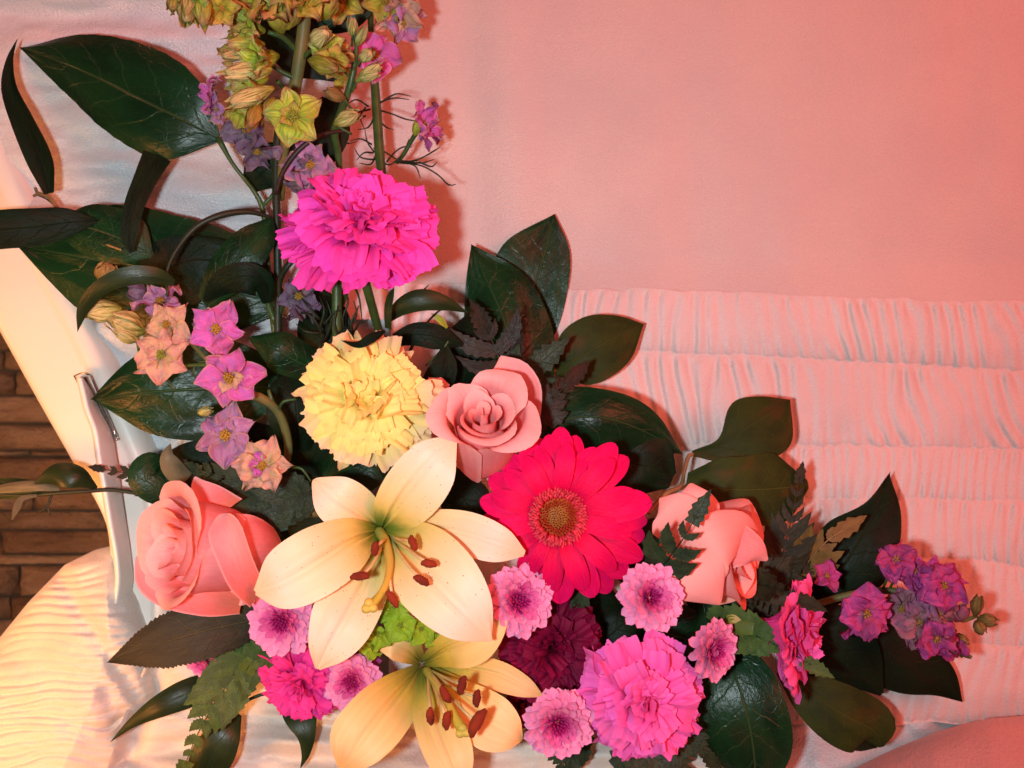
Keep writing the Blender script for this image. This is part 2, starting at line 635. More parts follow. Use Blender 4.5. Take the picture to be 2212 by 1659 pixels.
GREEN = dict(base=(0.006, 0.038, 0.010, 1), dark=(0.002, 0.016, 0.005, 1), vein=(0.04, 0.085, 0.028, 1))
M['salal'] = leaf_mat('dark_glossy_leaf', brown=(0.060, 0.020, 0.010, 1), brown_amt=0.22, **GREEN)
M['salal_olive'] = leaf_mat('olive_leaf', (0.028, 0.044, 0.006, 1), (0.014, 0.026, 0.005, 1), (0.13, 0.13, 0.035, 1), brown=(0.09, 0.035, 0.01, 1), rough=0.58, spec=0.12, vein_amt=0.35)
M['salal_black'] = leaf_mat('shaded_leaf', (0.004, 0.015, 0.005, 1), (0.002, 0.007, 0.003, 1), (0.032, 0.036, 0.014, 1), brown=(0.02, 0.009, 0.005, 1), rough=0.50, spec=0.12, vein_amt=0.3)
M['ruscus'] = leaf_mat('narrow_leaf', (0.020, 0.036, 0.010, 1), (0.010, 0.020, 0.006, 1), (0.05, 0.07, 0.02, 1), rough=0.36, nv=1.0, bump=0.2, vein_amt=0.3)
M['rose_leaf'] = leaf_mat('rose_leaf', (0.040, 0.036, 0.018, 1), (0.022, 0.019, 0.010, 1), (0.13, 0.12, 0.055, 1), brown=(0.05, 0.025, 0.014, 1), rough=0.6, nv=7.0, bump=0.8, spec=0.2, vein_amt=0.75)
M['underside'] = leaf_mat('leaf_underside', (0.16, 0.14, 0.08, 1), (0.09, 0.085, 0.045, 1), (0.2, 0.18, 0.1, 1), rough=0.55, nv=1.0, bump=0.2, vein_amt=0.3)
M['fern'] = leaf_mat('fern_leaf', (0.026, 0.045, 0.016, 1), (0.011, 0.021, 0.009, 1), (0.08, 0.11, 0.04, 1), rough=0.42, nv=7.0, bump=0.5, vein_amt=0.4)
M['fern_bright'] = leaf_mat('bright_fern_leaf', (0.075, 0.125, 0.022, 1), (0.035, 0.065, 0.014, 1), (0.17, 0.24, 0.06, 1), rough=0.5, nv=7.0, bump=0.5, vein_amt=0.45)
M['fern_gold'] = leaf_mat('golden_fern_leaf', (0.20, 0.115, 0.028, 1), (0.13, 0.072, 0.02, 1), (0.26, 0.16, 0.05, 1), rough=0.5, nv=5.0, bump=0.3)
M['fern_brown'] = leaf_mat('bronzed_fern_leaf', (0.026, 0.026, 0.016, 1), (0.013, 0.013, 0.009, 1), (0.09, 0.065, 0.045, 1), brown=(0.06, 0.024, 0.018, 1), rough=0.42, nv=7.0, bump=0.5)
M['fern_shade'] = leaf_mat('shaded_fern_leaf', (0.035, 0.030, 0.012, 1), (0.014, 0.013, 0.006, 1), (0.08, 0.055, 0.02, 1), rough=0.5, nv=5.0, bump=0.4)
M['stem'] = stem_mat('green_stem', (0.045, 0.085, 0.018, 1), (0.022, 0.045, 0.012, 1), 0.4)
M['stem_dark'] = stem_mat('dark_stem', (0.016, 0.024, 0.009, 1), (0.008, 0.012, 0.005, 1))
M['stem_olive'] = stem_mat('olive_stem', (0.16, 0.12, 0.03, 1), (0.09, 0.10, 0.03, 1))
M['stem_tan'] = stem_mat('tan_twig', (0.30, 0.16, 0.06, 1), (0.18, 0.10, 0.04, 1))
M['stem_wine'] = stem_mat('wine_stem', (0.035, 0.014, 0.010, 1), (0.020, 0.010, 0.008, 1))

g4 = lambda r, g, b: (r, g, b, 1)
M['lily'] = petal_mat('cream_lily_petal', [(0.0, g4(0.10, 0.16, 0.02)), (0.13, g4(0.24, 0.30, 0.03)), (0.30, g4(0.74, 0.60, 0.16)), (0.52, g4(0.89, 0.68, 0.36)), (0.8, g4(0.94, 0.70, 0.54)), (1.0, g4(0.88, 0.60, 0.36))],
                      streak=0.10, streak_n=16, rough=0.42, trans=0.18, var=0.05, spots=(26.0, g4(0.22, 0.03, 0.01), 0.3, 0.97, 0.16), midvein=g4(0.62, 0.46, 0.16), bump=0.22)
M['lily_gold'] = petal_mat('golden_lily_petal', [(0.0, g4(0.08, 0.12, 0.02)), (0.14, g4(0.22, 0.24, 0.03)), (0.34, g4(0.64, 0.50, 0.08)), (0.55, g4(0.84, 0.58, 0.20)), (0.85, g4(0.90, 0.63, 0.31)), (1.0, g4(0.80, 0.50, 0.18))],
                           streak=0.16, streak_n=14, rough=0.42, trans=0.2, var=0.08, spots=(24.0, g4(0.10, 0.02, 0.01), 0.12, 0.5, 0.3), midvein=g4(0.55, 0.30, 0.05), bump=0.22)
M['anther'] = stem_mat('rust_anther', (0.22, 0.022, 0.004, 1), (0.12, 0.010, 0.003, 1), 0.95)
M['filament'] = petal_mat('pale_filament', [(0, g4(0.35, 0.38, 0.08)), (0.4, g4(0.78, 0.58, 0.22)), (1, g4(0.85, 0.6, 0.3))], trans=0.1, streak=0.05)
M['pistil'] = petal_mat('yellow_pistil', [(0, g4(0.36, 0.38, 0.06)), (0.5, g4(0.74, 0.50, 0.10)), (0.85, g4(0.68, 0.42, 0.06)), (1, g4(0.50, 0.38, 0.03))], trans=0.1, streak=0.05)
M['rose'] = petal_mat('salmon_rose_petal', [(0.0, g4(0.80, 0.19, 0.10)), (0.35, g4(0.94, 0.22, 0.22)), (0.75, g4(0.97, 0.36, 0.37)), (1.0, g4(0.97, 0.49, 0.49))],
                      streak=0.22, streak_n=34, rough=0.55, trans=0.32, var=0.06, midvein=g4(0.86, 0.17, 0.16), wash=0.08, bump=0.35, edge=g4(0.97, 0.50, 0.47), edge_w=0.86)
M['rose_pale'] = petal_mat('pale_rose_petal', [(0.0, g4(0.86, 0.42, 0.26)), (0.4, g4(0.94, 0.43, 0.38)), (1.0, g4(0.96, 0.40, 0.38))],
                           streak=0.10, streak_n=20, rough=0.52, trans=0.24, var=0.06, midvein=g4(0.86, 0.22, 0.18), bump=0.3, edge=g4(0.9, 0.30, 0.25), edge_w=0.9)
M['gerbera'] = petal_mat('crimson_gerbera_petal', [(0.0, g4(0.80, 0.006, 0.04)), (0.4, g4(0.95, 0.003, 0.095)), (1.0, g4(0.97, 0.006, 0.165))],
                         streak=0.45, streak_n=8, rough=0.5, trans=0.2, var=0.22, midvein=g4(0.72, 0.0, 0.05), bump=0.9)
M['gerbera_frill'] = petal_mat('gerbera_frill', [(0, g4(0.6, 0.01, 0.02)), (1, g4(0.92, 0.08, 0.13))], trans=0.15)
M['gerbera_eye'] = petal_mat('gerbera_eye', [(0, g4(0.30, 0.02, 0.01)), (1, g4(0.62, 0.06, 0.03))], trans=0.05, var=0.3)
M['gerbera_core'] = petal_mat('gerbera_core', [(0, g4(0.36, 0.12, 0.02)), (1, g4(0.55, 0.21, 0.04))], trans=0.05, var=0.3)
M['hotpink'] = petal_mat('hot_pink_carnation_petal', [(0.0, g4(0.86, 0.008, 0.17)), (0.45, g4(0.93, 0.022, 0.36)), (0.85, g4(0.95, 0.075, 0.52)), (1.0, g4(0.95, 0.085, 0.56))],
                         streak=0.22, streak_n=22, rough=0.6, trans=0.25, var=0.12, midvein=g4(0.88, 0.012, 0.25), bump=0.4, hue=0.015)
M['pink'] = petal_mat('pink_carnation_petal', [(0.0, g4(0.88, 0.03, 0.20)), (0.45, g4(0.93, 0.06, 0.33)), (0.85, g4(0.94, 0.14, 0.50)), (1.0, g4(0.94, 0.17, 0.55))],
                      streak=0.2, streak_n=20, rough=0.6, trans=0.25, var=0.12, midvein=g4(0.90, 0.04, 0.30), bump=0.4, hue=0.015)
M['yellow'] = petal_mat('yellow_carnation_petal', [(0.0, g4(0.92, 0.52, 0.02)), (0.5, g4(0.95, 0.77, 0.13)), (0.85, g4(0.96, 0.85, 0.28)), (1.0, g4(0.96, 0.74, 0.26))],
                        streak=0.2, streak_n=18, rough=0.6, trans=0.25, var=0.10, midvein=g4(0.93, 0.52, 0.06), bump=0.4, hue=0.012)
M['yellow_pale'] = petal_mat('lemon_carnation_petal', [(0.0, g4(0.80, 0.50, 0.06)), (0.5, g4(0.82, 0.66, 0.20)), (0.85, g4(0.82, 0.70, 0.30)), (1.0, g4(0.90, 0.64, 0.40))],
                             streak=0.3, streak_n=14, rough=0.6, trans=0.25, var=0.12, midvein=g4(0.92, 0.55, 0.25), bump=0.4)
M['burgundy'] = petal_mat('burgundy_carnation_petal', [(0.0, g4(0.08, 0.001, 0.012)), (0.6, g4(0.16, 0.002, 0.026)), (1.0, g4(0.25, 0.003, 0.048))],
                          streak=0.25, streak_n=18, rough=0.65, trans=0.15, var=0.3, bump=0.4)
M['magenta'] = petal_mat('magenta_carnation_petal', [(0.0, g4(0.70, 0.008, 0.10)), (0.5, g4(0.84, 0.02, 0.22)), (1.0, g4(0.80, 0.06, 0.38))],
                         streak=0.22, streak_n=18, rough=0.6, trans=0.22, var=0.15, midvein=g4(0.75, 0.008, 0.14), bump=0.4)
M['mum_out'] = petal_mat('pale_pink_mum_petal', [(0.0, g4(0.66, 0.03, 0.25)), (0.4, g4(0.88, 0.18, 0.44)), (1.0, g4(0.93, 0.38, 0.62))], streak=0.25, streak_n=7, trans=0.2, var=0.12, midvein=g4(0.84, 0.18, 0.44), bump=0.6)
M['mum_mid'] = petal_mat('pink_mum_petal', [(0.0, g4(0.42, 0.010, 0.15)), (0.5, g4(0.74, 0.05, 0.30)), (1.0, g4(0.90, 0.20, 0.48))], streak=0.2, streak_n=6, trans=0.15, var=0.15, bump=0.5)
M['mum_in'] = petal_mat('plum_mum_petal', [(0.0, g4(0.30, 0.006, 0.09)), (0.6, g4(0.46, 0.012, 0.16)), (1.0, g4(0.70, 0.04, 0.30))], streak=0.15, trans=0.1, var=0.2)
LK = dict(streak_n=12, rough=0.55, trans=0.25, bump=0.7, brown=g4(0.26, 0.10, 0.025))
M['lk_pink'] = petal_mat('orchid_pink_larkspur_petal', [(0.0, g4(0.62, 0.22, 0.36)), (0.4, g4(0.70, 0.14, 0.48)), (1.0, g4(0.66, 0.18, 0.50))], blotch=g4(0.50, 0.16, 0.58), streak=0.3, midvein=g4(0.45, 0.08, 0.30), edge=g4(0.74, 0.38, 0.30), edge_w=0.85, var=0.15, hue=0.04, **LK)
M['lk_mauve'] = petal_mat('mauve_larkspur_petal', [(0.0, g4(0.46, 0.30, 0.34)), (0.5, g4(0.48, 0.24, 0.44)), (1.0, g4(0.56, 0.28, 0.40))], blotch=g4(0.42, 0.20, 0.52), streak=0.35, midvein=g4(0.28, 0.10, 0.24), edge=g4(0.64, 0.38, 0.26), edge_w=0.82, var=0.2, hue=0.05, **LK)
M['lk_peach'] = petal_mat('peach_larkspur_petal', [(0.0, g4(0.46, 0.42, 0.12)), (0.4, g4(0.70, 0.46, 0.26)), (1.0, g4(0.74, 0.40, 0.32))], blotch=g4(0.60, 0.28, 0.34), streak=0.25, midvein=g4(0.52, 0.22, 0.18), edge=g4(0.72, 0.42, 0.24), edge_w=0.8, var=0.12, hue=0.03, **LK)
M['lk_green'] = petal_mat('lime_larkspur_petal', [(0.0, g4(0.36, 0.46, 0.03)), (0.5, g4(0.60, 0.74, 0.07)), (1.0, g4(0.72, 0.72, 0.24))], blotch=g4(0.46, 0.30, 0.06), streak=0.7, midvein=g4(0.12, 0.17, 0.012), edge=g4(0.50, 0.25, 0.12), edge_w=0.82, var=0.2, hue=0.04, **LK)
M['lk_amber'] = petal_mat('amber_larkspur_petal', [(0.0, g4(0.36, 0.42, 0.03)), (0.5, g4(0.62, 0.54, 0.07)), (1.0, g4(0.70, 0.46, 0.16))], blotch=g4(0.28, 0.29, 0.03), streak=0.65, midvein=g4(0.24, 0.15, 0.02), edge=g4(0.45, 0.18, 0.10), edge_w=0.82, var=0.25, hue=0.04, **LK)
M['lk_grey'] = petal_mat('faded_violet_petal', [(0.0, g4(0.16, 0.13, 0.10)), (0.5, g4(0.22, 0.14, 0.24)), (1.0, g4(0.26, 0.15, 0.26))], blotch=g4(0.30, 0.24, 0.28), streak=0.4, midvein=g4(0.10, 0.06, 0.10), var=0.25, hue=0.05, **LK)
M['lk_eye'] = petal_mat('golden_stamens', [(0, g4(0.20, 0.10, 0.015)), (1, g4(0.46, 0.26, 0.04))], trans=0.05, var=0.2)
M['lk_eye_green'] = petal_mat('green_stamens', [(0, g4(0.12, 0.15, 0.015)), (1, g4(0.30, 0.32, 0.04))], trans=0.05, var=0.2)
M['stock'] = petal_mat('violet_stock_petal', [(0.0, g4(0.40, 0.16, 0.16)), (0.3, g4(0.52, 0.07, 0.26)), (1.0, g4(0.58, 0.10, 0.32))], blotch=g4(0.36, 0.05, 0.28), streak=0.4, streak_n=14, midvein=g4(0.26, 0.02, 0.14), rough=0.6, trans=0.22, var=0.2, bump=0.6, hue=0.03)
M['stock_faded'] = petal_mat('faded_stock_petal', [(0.0, g4(0.26, 0.20, 0.10)), (0.4, g4(0.38, 0.16, 0.22)), (1.0, g4(0.46, 0.14, 0.30))], blotch=g4(0.34, 0.20, 0.20), streak=0.35, streak_n=14, midvein=g4(0.20, 0.05, 0.14), rough=0.6, trans=0.22, var=0.2, bump=0.6, hue=0.04)
M['bud'] = petal_mat('striped_bud', [(0.0, g4(0.36, 0.40, 0.04)), (0.5, g4(0.68, 0.62, 0.22)), (1.0, g4(0.74, 0.56, 0.26))], streak=0.95, streak_n=7, midvein=g4(0.13, 0.12, 0.012), trans=0.12, var=0.15, bump=0.5, brown=g4(0.2, 0.08, 0.02))
M['bud_tan'] = petal_mat('dry_bud', [(0.0, g4(0.24, 0.15, 0.04)), (1.0, g4(0.40, 0.24, 0.08))], streak=0.6, streak_n=7, midvein=g4(0.12, 0.07, 0.02), trans=0.08, var=0.2, bump=0.8)
M['lime'] = petal_mat('lime_bell', [(0.0, g4(0.48, 0.58, 0.02)), (0.4, g4(0.34, 0.52, 0.02)), (1.0, g4(0.24, 0.42, 0.02))], streak=0.4, streak_n=12, midvein=g4(0.52, 0.60, 0.10), trans=0.3, var=0.15, bump=0.5)
M['calyx'] = stem_mat('carnation_calyx', (0.16, 0.19, 0.03, 1), (0.08, 0.11, 0.02, 1), 0.5)

# ---------------------------------------------------------------- the setting: stone wall, casket, cloths


def sheet(us, vs, dfun):
    """surface over image coordinates: us (n,m) vs (n,m) -> depth"""
    d = dfun(us, vs)
    x = (us - 1106) / W * d
    z = (829.5 - vs) / W * d
    v = np.stack([x, d - 0.6, z], -1)
    n, m = us.shape
    uv = np.stack(np.meshgrid(np.linspace(0, 1, m), np.linspace(0, 1, n)), -1)
    return v.reshape(-1, 3), grid_faces(n, m)[:, ::-1], uv.reshape(-1, 2)


def rect(u0, u1, v0, v1, n, m):
    return np.meshgrid(np.linspace(u0, u1, m), np.linspace(v0, v1, n))


def build_wall():
    yb = 0.62
    back = bpy.data.objects.new('stone_wall', None)
    COL.objects.link(back)
    back.location = (-0.55, yb, -0.2)
    back['kind'] = 'structure'
    put('mortar', prism((-0.62, yb + 0.05, 0.0), (0.42, 0.02, 0.44), 0.02), M['mortar'], back)
    d = 0.6 + yb
    # course heights read off the photograph (image pixel rows at the wall's distance)
    rows = [330, 392, 440, 505, 560, 600, 640, 700, 757, 800, 854, 915, 973, 986, 1040, 1104, 1146, 1198, 1222, 1290, 1340, 1400, 1470, 1530, 1585]
    rr = random.Random(3)
    proud = {11: 0.020, 14: 0.018, 13: 0.026, 17: 0.0, 18: 0.02, 10: 0.012, 15: 0.0}
    for k in range(len(rows) - 1):
        z1 = (829.5 - rows[k]) / W * d
        z0 = (829.5 - rows[k + 1]) / W * d
        x = -0.92 + rr.uniform(-0.1, 0.0)
        while x < -0.30:
            w = rr.uniform(0.11, 0.24)
            pr = proud.get(k, rr.uniform(0.0, 0.02)) + rr.uniform(-0.004, 0.004)
            hw, hh = w / 2 - 0.0012, (z1 - z0) / 2 - 0.0012
            n, m = 8, 16
            X, Z = np.meshgrid(np.linspace(-1, 1, m), np.linspace(-1, 1, n))
            edge = np.maximum(np.abs(X)**14, np.abs(Z)**10)
            Y = -pr * (1 - edge) + 0.007 * edge + 0.004 * fbm(X * w * 22 + x * 50, Z * 1.6 + k, 3, 3)
            v = np.stack([x + w / 2 + X * hw, yb + Y, (z0 + z1) / 2 + Z * hh], -1)
            uv = np.stack([(X + 1) / 2, (Z + 1) / 2], -1)
            put('stone', (v.reshape(-1, 3), grid_faces(n, m), uv.reshape(-1, 2)), M['stone'], back)
            x += w + 0.0006


build_wall()

casket = thing('casket', 'white casket with cloth lined lid standing open behind the flowers', 'casket', P(1500, 900, 0.77))

# smooth panel of the lid
U, V = rect(640, 2560, -320, 690, 70, 110)
put('lid_panel', sheet(U, V, lambda u, v: 0.752 - 0.006 * smooth(560, 690, v) + 0.0016 * fbm(u / 420, v / 380, 5, 2)
                       + 0.0024 * np.exp(-((u - 1005 - 0.06 * v) / 46)**2) - 0.0026 * np.exp(-((u - 1090 - 0.05 * v) / 60)**2) + 0.0012 * fbm(u / 150, v / 420, 6, 2)), M['satin'], casket)

# shirred border below it


def border_depth(u, v):
    uw = u + 14 * fbm(u / 210, v / 200, 21, 2)
    rows = np.stack([622 + (u - 1244) * 0.031 + 5 * vnoise(u / 34, u * 0, 2) + 4 * vnoise(u / 90, u * 0, 4),
                     762 + (u - 1460) * 0.05 + 5 * vnoise(u / 60, u * 0, 7), 958 + (u - 1490) * 0.012 + 4 * vnoise(u / 50, u * 0, 8),
                     1078 + 5 * vnoise(u / 60, u * 0, 9), 1205 + (u - 2046) * 0.12 + 6 * vnoise(u / 60, u * 0, 10),
                     1395 + 8 * vnoise(u / 80, u * 0, 12), 1556 + 9 * vnoise(u / 70, u * 0, 14) + (u - 2000) * 0.0, 1900 + 0 * u])
    amp = [0.0048, 0.0036, 0.0018, 0.0027, 0.0027, 0.0034, 0.003]
    lam = [34, 37, 23, 29, 28, 32, 38]
    plt = [0.00135, 0.0014, 0.0008, 0.00095, 0.00085, 0.0009, 0.0006]
    d = 0.748 - 0.030 * smooth(600, 1600, v)
    out = d.copy()
    for k in range(7):
        s = (v - rows[k]) / (rows[k + 1] - rows[k])
        inn = (s >= 0) & (s < 1)
        s = np.clip(s, 0, 1)
        puff = np.sin(np.pi * s)**0.55
        if k == 0:
            puff = np.where(s < 0.5, np.sin(np.pi * np.clip(s + 0.06, 0, 1))**0.4, puff)
        lean = (u - 1250) / 1000 * (0.34 if k < 2 else -0.12)
        ph = (uw - lean * (v - rows[k])) / lam[k] + 0.35 * vnoise(u / 45, v / 120, 31 + k)
        tri = np.sin(2 * np.pi * ph) + 0.20 * np.sin(4 * np.pi * ph + 0.9)
        loc = 0.55 + 0.65 * vnoise(u / 70, v / 300, 41 + k)
        pl = plt[k] * tri * np.clip(loc + 0.2, 0.2, 1.3) * (0.62 + 0.38 * np.abs(2 * s - 1)**1.2) * np.clip(s * 9, 0, 1)
        near = np.exp(-np.minimum(s, 1 - s) * (rows[k + 1] - rows[k]) / 22)
        pl = pl + 0.0006 * near * np.sin(2 * np.pi * (uw / 19 + 0.6 * vnoise(u / 40, v * 0, 91 + k))) * np.clip(s * 12, 0, 1)
        out = np.where(inn, d - amp[k] * puff - pl, out)
    return out + 0.0007 * fbm(u / 60, v / 60, 51, 2)


n, m = 330, 460
uu = np.linspace(846, 2560, m)
tt = np.linspace(0, 1, n)
top = 622 + (uu - 1244) * 0.031 + 5 * vnoise(uu / 34, uu * 0, 2) + 4 * vnoise(uu / 90, uu * 0, 4)
bot = 1556 + 9 * vnoise(uu / 70, uu * 0, 14) - 0.02 * (uu - 2000) + 4
U = np.broadcast_to(uu, (n, m)).copy()
V = top + (bot - top) * tt[:, None]
put('shirred_border', sheet(U, V, border_depth), M['shirr'], casket)

# white cloth on the left with soft level folds


def left_depth(u, v):
    fan = v + (u - 250) * 0.05 + 14 * fbm(u / 260, v / 200, 61, 2)
    f = 0.0045 * np.sin(fan / 19.0 + 1.1 * vnoise(u / 300, v / 90, 62)) * smooth(140, 20, v)
    f = f + 0.0034 * np.sin((v - 0.28 * u) / 27.0 + 1.5 * vnoise(u / 170, v / 110, 63)) * smooth(300, 380, v)
    f = f + 0.0045 * fbm(u / 190, v / 60, 64, 3)
    return 0.706 + 0.00002 * (u - 400) + f - 0.012 * smooth(190, -100, v) + 0.06 * smooth(690, 800, u)


n, m = 260, 170
vv = np.linspace(-160, 1500, n)
lo = np.interp(vv, [-160, 80, 280, 385, 505, 715, 810, 1010, 1190, 1500], [-140, -110, -60, 0, 50, 150, 195, 280, 300, 300])
hi = np.interp(vv, [-160, 620, 700, 1500], [800, 800, 840, 840])
U = lo[:, None] + (hi - lo)[:, None] * np.linspace(0, 1, m)
V = np.broadcast_to(vv[:, None], (n, m)).copy()
put('side_lining', sheet(U, V, left_depth), M['crepe'], casket)

# white lacquered edge of the lid: a rounded board
le = [(-150, 380, .73), (-60, 618, .72), (0, 722, .715), (80, 866, .71), (154, 995, .70), (224, 1118, .695), (238, 1188, .69), (238, 1290, .688), (236, 1420, .686)]
re_ = [(-40, 80, .71), (12, 280, .706), (55, 385, .703), (110, 505, .70), (215, 715, .70), (262, 810, .70), (345, 1010, .70), (372, 1190, .695), (380, 1400, .69)]
n = 60
L_ = catmull([P(*p) for p in le], np.linspace(0, 1, n))
R_ = catmull([P(*p) for p in re_], np.linspace(0, 1, n))
x = np.concatenate([[-0.02], np.linspace(0, 1, 23), [1.02]])
prof = np.concatenate([[0.03], -0.010 + 0.012 * np.abs(np.linspace(-1, 1, 23))**9 - 0.003 * smooth(0.72, 0.78, np.linspace(0, 1, 23)), [0.025]])
v_ = L_[:, None] * (1 - x)[None, :, None] + R_[:, None] * x[None, :, None]
v_[..., 1] += prof[None, :]
uv_ = np.stack(np.meshgrid(x, np.linspace(0, 1, n)), -1)
put('lid_edge', (v_.reshape(-1, 3), grid_faces(n, len(x))[:, ::-1], uv_.reshape(-1, 2)), M['lacquer'], casket)

# lid support arm with its slot
arm = [(174, 816), (182, 850), (190, 885), (207, 930), (215, 985), (228, 1055), (240, 1130), (252, 1195), (257, 1255), (249, 1310), (238, 1355), (232, 1392)]
wid = [8, 20, 27, 33, 36, 33, 33, 31, 30, 26, 24, 18]
arr = []
for (u, v), w in zip(arm, wid):
    arr.append([P(u - 10, v, .690), P(u - 9, v, .662), P(u - 1, v, .658), P(u + 5, v, .661), P(u + w, v + 3, .676), P(u + w + 1, v + 3, .695)])
arr = np.array(arr)
cols = [catmull(arr[:, j], np.linspace(0, 1, 46)) for j in range(6)]
A_ = np.stack(cols, 1)
uv_ = np.stack(np.meshgrid(np.linspace(0, 1, 6), np.linspace(0, 1, 46)), -1).reshape(-1, 2)
put('support_arm', (A_.reshape(-1, 3), grid_faces(46, 6)[:, ::-1], uv_), M['lacquer'], casket)
slot = put('slot_plate', [ptube([(160, 812, .684), (178, 806, .682), (196, 812, .682)], 1.6), ptube([(196, 812, .682), (212, 850, .680), (252, 945, .678)], 1.9, flat=0.6),
                          ptube([(160, 812, .684), (176, 842, .684)], 1.6), ptube([(236, 954, .680), (254, 949, .678)], 2.6), ptube([(240, 950, .680), (222, 905, .682)], 1.6)], M['chrome'], casket)
put('slot_opening', pblade([(176, 818, .6815), (200, 862, .681), (244, 948, .680)], [9, 9, 6], n=8, m=3), M['slot'], slot)

# lower right: pale cloth in the corner and the rounded ledge of rose-coloured cloth
U, V = rect(1400, 2330, 1490, 1840, 90, 120)
put('corner_lining', sheet(U, V, lambda u, v: 0.722 - 0.004 * np.sin((u * 0.55 + v) / 34 + 1.5 * vnoise(u / 120, v / 120, 71)) + 0.006 * fbm(u / 110, v / 90, 72, 3) - 0.02 * smooth(1560, 1800, v)), M['crepe'], casket)
uu = np.linspace(1690, 2460, 90)
edge = np.interp(uu, [1690, 1840, 1900, 1955, 2020, 2080, 2140, 2212, 2460], [1755, 1662, 1632, 1608, 1582, 1564, 1552, 1546, 1538])
tt = np.linspace(0, 1, 40)
U = np.broadcast_to(uu, (40, 90)).copy()
V = edge[None] + tt[:, None] * 420
D = 0.690 - 0.13 * (tt**0.7)[:, None] + 0 * U
put('rounded_ledge', sheet(U, V, lambda u, v: D + 0.0008 * fbm(u / 90, v / 90, 73, 2)), M['rose_cloth'], casket)

# pillow at the lower left, gathered along its seam


def pillow():
    n, m = 170, 150
    t = np.linspace(0, 1, n)
    vv = 1180 + t * 620
    ul = np.interp(vv, [1180, 1188, 1220, 1300, 1395, 1500, 1800], [236, 205, 140, 62, -15, -120, -320])
    ur = np.interp(vv, [1180, 1250, 1350, 1430, 1520, 1659, 1800], [262, 285, 330, 345, 350, 300, 250])
    s = np.linspace(0, 1, m)
    U = ul[:, None] + (ur - ul)[:, None] * s
    V = np.broadcast_to(vv[:, None], (n, m)).copy()
    S = np.broadcast_to(s, (n, m))
    T = np.broadcast_to(t[:, None], (n, m))
    dome = (np.clip(S * 1.0, 0, 1)**0.5) * np.clip((1.0 - S) * 3.2, 0, 1)**0.5 * np.clip(T * 4, 0, 1)**0.5
    arc = V + 0.22 * (U - 200) + 46 * (1 - np.exp(-((U - 250) / 140)**2)) + 12 * fbm(U / 130, V / 70, 81, 2)
    ph = arc / 20.0 + 0.45 * vnoise(U / 80, V / 40, 82)
    pl = (np.sin(2 * np.pi * ph) + 0.35 * np.sin(4 * np.pi * ph + 1)) * 0.0013 * (0.35 + 0.9 * np.clip(vnoise(U / 120, V / 40, 83) + 0.45, 0, 1.2))
    fade = smooth(330, 200, U - 0.35 * (V - 1400)) * smooth(-0.02, 0.15, S)
    dent = 0.006 * np.exp(-(((U - 235) * 0.8 - (V - 1500) * 0.55) / 26)**2) * smooth(1440, 1500, V) + 0.005 * np.exp(-(((U - 300) * 0.8 - (V - 1520) * 0.5) / 18)**2)
    D = 0.700 - 0.060 * dome - pl * fade + dent + 0.0025 * fbm(U / 90, V / 60, 84, 3)
    o = put('pillow', sheet(U, V, lambda a, b: D), M['cream_cloth'], None)
    o['label'] = 'cream gathered pillow in the lower corner below the stone wall'
    o['category'] = 'pillow'
    return o


pillow()

# draped cloth along the bottom


def drape():
    n, m = 130, 210
    t = np.linspace(0, 1, n)
    V = np.broadcast_to((1340 + t * 480)[:, None], (n, m)).copy()
    left = np.interp(V[:, 0], [1340, 1430, 1500, 1560, 1659, 1820], [345, 316, 288, 262, 232, 200])
    right = np.interp(V[:, 0], [1340, 1440, 1500, 1580, 1820], [520, 640, 900, 1560, 1560])
    U = left[:, None] + (right - left)[:, None] * np.linspace(0, 1, m)[None]
    e = (U - left[:, None])
    lip = -0.010 * np.exp(-(e / 16)**2) + 0.006 * np.exp(-((e - 40) / 22)**2)
    f = 0.0045 * np.sin((V + 0.10 * U) / 24 + 2.2 * vnoise(U / 190, V / 90, 91)) * smooth(1480, 1560, V) + 0.006 * fbm(U / 170, V / 55, 92, 3)
    f = f + 0.004 * np.exp(-((V - 1545 - 0.03 * U) / 9)**2) * smooth(500, 700, U)
    D = 0.676 + lip + f - 0.030 * smooth(1500, 1800, V)
    o = put('draped_cloth', sheet(U, V, lambda a, b: D), M['cream_cloth'], None)
    o['label'] = 'white cloth with soft folds draped under the lower lily'
    o['category'] = 'cloth'


drape()

# ---------------------------------------------------------------- foliage builders


def leaf_thing(label, leaves, stems=(), name='leaf_sprig', cat='leaf', group=None, stem_m='stem'):
    """leaves: (pts base->tip, half widths, material, options)"""
    lo = px_mid(leaves[0][0])[0]
    if len(leaves) == 1 and not stems:
        pts, ws, mt, op = leaves[0]
        root = thing_mesh(name, label, cat, lo, pblade(pts, ws, **dict(dict(n=26, m=11), **op)), M[mt], group)
        return root
    root = thing(name, label, cat, lo, group)
    for pts, ws, mt, op in leaves:
        put('leaf', pblade(pts, ws, **dict(dict(n=26, m=11), **op)), M[mt], root)
    for pts, r in stems:
        put('stem', ptube(pts, r), M[stem_m], root)
    return root


def thing_mesh(name, label, cat, loc, parts, mat, group=None):
    if not isinstance(parts, list):
        parts = [parts]
    parts = [(v - np.asarray(loc), f, u) for v, f, u in parts]
    o = link(name, make_mesh(name, parts), mat)
    o.location = [float(c) for c in loc]
    o['label'] = label
    o['category'] = cat
    if group:
        o['group'] = group
    return o


